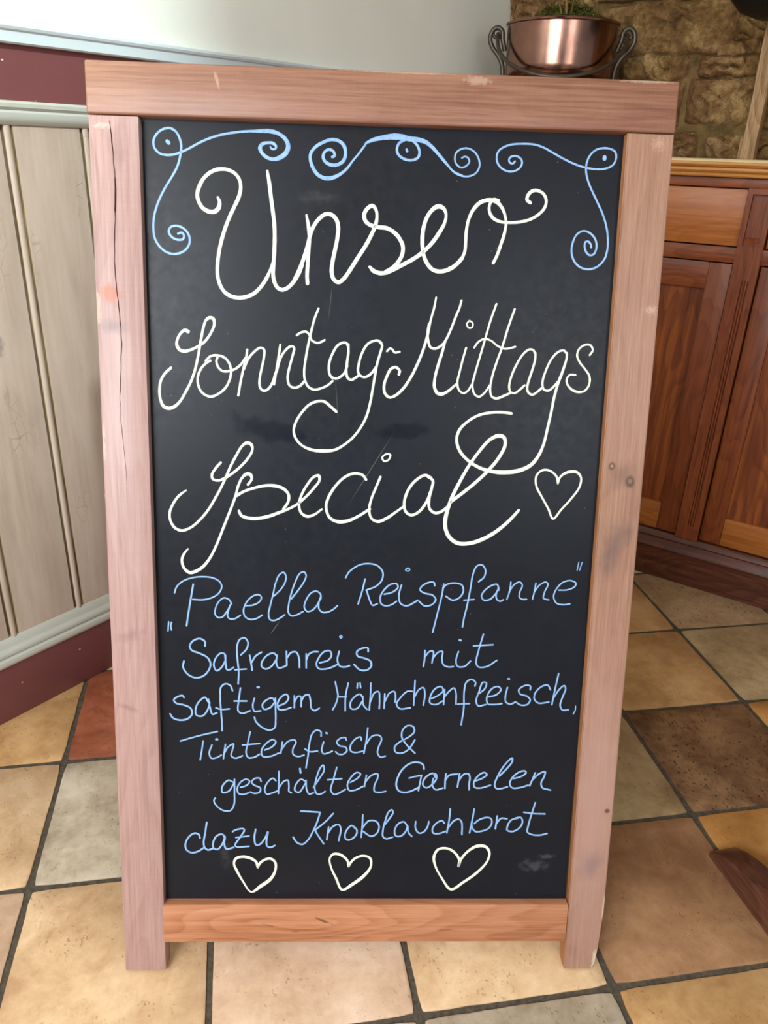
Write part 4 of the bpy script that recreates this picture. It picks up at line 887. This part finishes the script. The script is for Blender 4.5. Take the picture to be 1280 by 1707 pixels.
for a, b in BAYS:
    w_ = b-a
    m = MB().box(a+0.0035, b-0.0025, F+0.004, 0.046, 0.9425, 1.0735, 0.0015); dr = m.build('drawer', C_DRAW, side, 40)
    # framed door
    st, tr_, br = 0.056, 0.066, 0.082
    z0, z1 = 0.1455, 0.9000; y0, y1 = F+0.006, 0.046
    m = MB(); m.box(a+0.003, a+0.003+st, y0, y1, z0, z1, 0.0018); m.box(b-0.003-st, b-0.003, y0, y1, z0, z1, 0.0018)
    d = m.build('door', C_BODYV, side, 40)
    m = MB().box(a+0.003+st, b-0.003-st, y0+0.001, y1, z1-tr_, z1, 0.0012); m.build('door_top_rail', C_BODY, d, 40)
    m = MB().box(a+0.003+st, b-0.003-st, y0+0.001, y1, z0, z0+br, 0.0012); m.build('door_bottom_rail', C_RAIL, d, 40)
    m = MB(); xa, xb, za, zb = a+0.003+st, b-0.003-st, z0+br, z1-tr_
    m.box(xa, xb, y0+0.012, y1, za, zb); m.build('door_panel', C_PANEL, d, 40)
# moulded wooden counter top on the sideboard
m = MB().prism([(DEPTH-0.060, 1.0990), (-0.004, 1.0990), (-0.007, 1.1015), (-0.0075, 1.1060), (-0.004, 1.1085), (-0.010, 1.1095), (-0.0135, 1.1135), (-0.0125, 1.1185), (-0.008, 1.1205), (-0.014, 1.1215), (-0.019, 1.1265), (-0.019, 1.1325), (-0.0155, 1.1365), (-0.010, 1.1390), (DEPTH-0.060, 1.1390)], X0C, X1C, 'x')
M_LIP = wood('worn_pale_counter_lip', lin(196,166,112), lin(220,196,148), lin(232,212,170), 'x', 0.5, 1.0, 6.6)
bmesh.ops.recalc_face_normals(m.bm, faces=m.bm.faces[:]); m.bm.faces.ensure_lookup_table()
for f in m.bm.faces:
    if f.calc_center_median().z > 1.134 and abs(f.normal.x) < 0.5: f.material_index = 1
top = m.build('countertop', [C_TOP, M_LIP], None, 30, loc=CB, rot=(0, 0, YAW_C)); tag(top, 'golden brown moulded wooden countertop on the mahogany sideboard', 'countertop')

# ------------------------------------------------------------------ weathered post standing on the counter
W_POST = wood('weathered_grey_brown_wood', lin(100,72,44), lin(150,118,82), lin(182,152,116), 'z', 0.75, 1.0, 8.0, bumpy=0.6)
o = empty('wooden_post', CB, YAW_C); o.location = CB + DC*0.037 + NC*0.20 + Vector((0, 0, 1.1395))
tag(o, 'weathered grey brown timber post standing on the countertop in front of the stone wall', 'post')
m = MB(); bm = m.bm; m.box(-0.017, 0.017, -0.018, 0.020, 0, 1.10, 0.003)
bmesh.ops.subdivide_edges(bm, edges=[e for e in bm.edges if abs(e.verts[0].co.z-e.verts[1].co.z) > 0.5], cuts=60)
for v in bm.verts:
    v.co.x += 0.0022*noise.noise(Vector((v.co.x*30, 0, v.co.z*16))); v.co.y += 0.0022*noise.noise(Vector((5, v.co.y*30, v.co.z*16)))
m.build('shaft', W_POST, o, 40)
m = MB(); m.box(-0.024, -0.0165, -0.012, 0.018, 0, 0.050, 0.002); m.build('foot_cleat', W_POST, o, 40)

# ------------------------------------------------------------------ black pan hanging on the stone wall, top right
def iron(name, c, r):
    w = NT(name); n = w.noise(w.tc.outputs['Object'], 50, 4); w.bump(n, 0.25, 0.001); return w.fin(w.mix(n, tuple(x*0.6 for x in c), c), r, 0.6)
M_IRON = iron('black_cast_iron', (0.012, 0.010, 0.009), 0.55); M_WROUGHT = iron('dark_wrought_iron', (0.10, 0.08, 0.062), 0.40)
pan = empty('iron_pot', CB + DC*0.068 + NC*0.058 + Vector((0, 0, 1.430)), YAW_C); tag(pan, 'black cast iron pot hanging in front of the stone wall at the upper right edge', 'pot')
m = MB().lathe([(0.0, 0.0), (0.05, 0.003), (0.085, 0.016), (0.108, 0.040), (0.116, 0.070), (0.112, 0.105), (0.117, 0.112), (0.112, 0.113), (0.107, 0.105), (0.108, 0.070), (0.10, 0.042), (0.07, 0.018), (0.0, 0.010)], 48)
m.build('bowl', M_IRON, pan, 50)
m = MB().tube([(-0.113*math.cos(math.pi*k/24), 0, 0.100+0.20*math.sin(math.pi*k/24)) for k in range(25)], 0.0045, 8); m.build('bail_handle', M_IRON, pan, 50)
m = MB().tube([(0, 0.285, 0.36), (0, 0.05, 0.36), (0, 0.0, 0.34), (0, -0.008, 0.315), (0, 0.0, 0.296), (0, 0.012, 0.292)], 0.005, 8)
hk = m.build('wall_hook', M_IRON, None, 50, loc=pan.location, rot=(0, 0, YAW_C)); tag(hk, 'black iron hook in the stone wall holding the black pot', 'hook')

# ------------------------------------------------------------------ copper pot on the ledge
PC = Vector((0.9788, 1.6616, 1.3170)); view = Vector((PC.x-0.0875, PC.y+0.6883, 0)).normalized(); PYAW = math.atan2(view.y, view.x)-math.pi/2
def copper():
    w = NT('aged_copper'); o = w.tc.outputs['Object']; n = w.noise(o, 14, 4, 0.6); n2 = w.noise(w.coord((1, 1, 0.2)), 40, 3)
    col = w.ramp(n, [(0.3, (0.25, 0.13, 0.095)), (0.7, (0.39, 0.21, 0.155))]); w.bump(w.noise(o, 18, 2), 0.08, 0.004)
    return w.fin(col, w.ramp(n2, [(0.3, 0.16), (0.7, 0.28)]), 1.0)
M_COPPER = copper()
pot = empty('copper_pot', PC, PYAW); tag(pot, 'polished copper pot with a dark iron bail handle in the corner behind the sign', 'pot')
R_, H_ = 0.148, 0.139
m = MB().lathe([(0.0, 0.0), (R_-0.030, 0.0), (R_-0.014, 0.004), (R_-0.006, 0.014), (R_-0.004, 0.035), (R_, H_-0.008), (R_+0.0035, H_-0.006), (R_+0.0045, H_-0.002), (R_+0.003, H_), (R_-0.004, H_-0.001), (R_-0.006, H_-0.02), (R_-0.010, 0.03), (R_-0.03, 0.012), (0.0, 0.010)], 72)
m.build('bowl', M_COPPER, pot, 45)
for sg in (-1, 1):
    m = MB()
    lug = [(sg*(R_+0.002), 0, 0.010), (sg*(R_+0.006), 0, 0.040), (sg*(R_+0.018), 0, 0.062), (sg*(R_+0.036), 0, 0.082), (sg*(R_+0.045), 0, 0.102), (sg*(R_+0.040), 0, 0.122), (sg*(R_+0.026), 0, 0.130), (sg*(R_+0.013), 0, 0.121), (sg*(R_+0.011), 0, 0.104), (sg*(R_+0.006), 0, 0.088), (sg*(R_+0.002), 0, 0.075)]
    sm = []
    P_ = [Vector(q) for q in lug]; P_ = [P_[0]*2-P_[1]] + P_ + [P_[-1]*2-P_[-2]]
    for i in range(1, len(P_)-2):
        for k in range(6):
            t = k/6; a, b, c, d = P_[i-1:i+3]
            sm.append(0.5*((2*b)+(c-a)*t+(2*a-5*b+4*c-d)*t*t+(3*b-a-3*c+d)*t*t*t))
    sm.append(P_[-2])
    m.tube(sm, 0.0064, 12); m.build('lug', M_WROUGHT, pot, 60)
m = MB(); pts = []
for k in range(41):
    a = math.pi*k/40; s = math.sin(a)
    x = -(R_+0.024)*math.cos(a); y = -(R_+0.028)*s; z = 0.116 - 0.115*s**0.85
    pts.append((x, y, z))
for sg, e in ((-1, 0), (1, -1)):
    c = Vector((sg*(R_+0.026), 0, 0.117))
ring1 = [(-(R_+0.026)+0.012*math.cos(t), 0.003, 0.118+0.012*math.sin(t)) for t in [2*math.pi*i/14 for i in range(14)]]
ring2 = [((R_+0.026)+0.012*math.cos(t), 0.003, 0.118+0.012*math.sin(t)) for t in [2*math.pi*i/14 for i in range(14)]]
m.tube(pts, 0.0052, 10); m.tube(ring1, 0.0045, 8, closed=True); m.tube(ring2, 0.0045, 8, closed=True)
m.build('bail_handle', M_WROUGHT, pot, 60)
# dried moss and twigs standing in the pot
def moss():
    w = NT('green_moss'); n = w.noise(w.tc.outputs['Object'], 30, 3); return w.fin(w.ramp(n, [(0.35, lin(54,48,20)), (0.5, lin(80,80,30)), (0.65, lin(104,106,44))]), 0.8, 0, 0.2)
M_MOSS = moss(); M_TWIG = wood('dry_twig', lin(80,58,32), lin(122,92,56), lin(160,126,84), 'z', 0.8)
pl = empty('moss_plant', PC + Vector((0, 0, 0.012)), PYAW); tag(pl, 'tuft of green moss and dry twigs growing in the copper pot', 'plant')
m = MB(); bm = m.bm; rg = random.Random(4)
m.lathe([(0.0, 0.002), (R_-0.035, 0.004), (R_-0.013, 0.03), (R_-0.009, 0.108), (0.09, 0.120), (0.0, 0.124)], 32)
for k in range(6000):
    a = rg.uniform(0, 2*math.pi); r = (R_-0.016)*math.sqrt(rg.random()); x, y = r*math.cos(a), r*math.sin(a)
    if x > 0.105 and rg.random() < 0.7: continue
    hump = 0.048*math.exp(-((x-0.034)**2+y*y)/0.0026) + 0.036*math.exp(-((x+0.035)**2+(y)**2)/0.0020) + 0.013 - 0.006*(x < -0.075)
    hump *= 0.35+0.65*rg.random(); hump += 0.012*noise.noise(Vector((x*40, y*40, 0)))
    p = Vector((x, y, 0.118+hump)); L = rg.uniform(0.003, 0.0065)
    d = Vector((rg.uniform(-1, 1), rg.uniform(-1, 1), rg.uniform(0.1, 1.2))).normalized(); s_ = d.cross(Vector((0.3, 0.5, 0.8))).normalized()*L*0.45; u = d.cross(s_).normalized()*L*0.14
    v = [bm.verts.new(q) for q in (p-d*L, p-s_+u, p+d*L, p+s_+u, p-u*1.2)]
    bm.faces.new((v[0], v[1], v[4])); bm.faces.new((v[1], v[2], v[4])); bm.faces.new((v[2], v[3], v[4])); bm.faces.new((v[3], v[0], v[4]))
m.build('foliage', M_MOSS, pl, rec=False)
for (bx, by, tx, ty, tz, r) in ((0.000, -0.06, 0.004, -0.075, 0.260, 0.0042), (-0.004, -0.05, -0.025, -0.07, 0.23, 0.0028), (0.004, -0.055, 0.035, -0.06, 0.21, 0.0020), (-0.128, -0.02, -0.134, -0.03, 0.160, 0.0016), (0.06, 0.0, 0.085, 0.02, 0.19, 0.0016), (-0.08, 0.0, -0.10, 0.01, 0.175, 0.0015)):
    pts = [(bx+(tx-bx)*q+0.004*math.sin(q*7+bx*50), by+(ty-by)*q, 0.10+(tz-0.10)*q) for q in [i/8 for i in range(9)]]
    m = MB().tube(pts, [r*(1-0.5*i/8) for i in range(9)], 7); m.build('twig', M_TWIG, pl, 60)

# ------------------------------------------------------------------ foot of the dark wooden bench at the right edge
W_BENCH = wood('dark_brown_bench_wood', lin(60,34,24), lin(88,52,38), lin(112,74,56), 'y', 0.32, 1.0, 5.5, coat=0.3)
d = Vector((0.0096, -0.1624, 0)).normalized()
bench = empty('wooden_bench', Vector((0.877+0.0275, 0.2068, 0)), math.atan2(d.y, d.x)+math.pi/2)
tag(bench, 'dark brown wooden bench foot resting on the tiles at the lower right edge', 'bench')
m = MB(); bm = m.bm; prof = [(0.0, 0.010), (0.012, 0.021), (0.028, 0.031), (0.060, 0.0435), (0.090, 0.0505), (0.14, 0.058), (0.24, 0.064), (0.36, 0.066), (0.48, 0.064), (0.60, 0.0505), (0.66, 0.031), (0.70, 0.010)]
W2 = 0.0275; cols = []
for yy, h in prof:
    b = min(0.010, h*0.45)
    sec = [(-W2, 0.0), (-W2, h-b), (-W2+b*0.3, h-b*0.3), (-W2+b, h), (W2-b, h), (W2-b*0.3, h-b*0.3), (W2, h-b), (W2, 0.0)]
    cols.append([bm.verts.new((x, -yy, z)) for x, z in sec])
for A, B in zip(cols, cols[1:]):
    for k in range(8): bm.faces.new((A[k], A[(k+1) % 8], B[(k+1) % 8], B[k]))
bm.faces.new(cols[0]); bm.faces.new(cols[-1][::-1])
m.build('foot', W_BENCH, bench, 35)
m = MB().box(-0.022, 0.022, -0.44, -0.26, 0.064, 0.43, 0.004); m.build('upright', W_BENCH, bench, 40)
m = MB().box(-0.03, 1.1, -0.50, -0.20, 0.43, 0.462, 0.005); m.build('seat', W_BENCH, bench, 40)
m = MB(); m.box(0.95-0.022, 0.95+0.022, -0.44, -0.26, 0.064, 0.43, 0.004); m.box(0.95-W2, 0.95+W2, -0.66, -0.04, 0.0, 0.064, 0.006); m.build('far_trestle', W_BENCH, bench, 40)
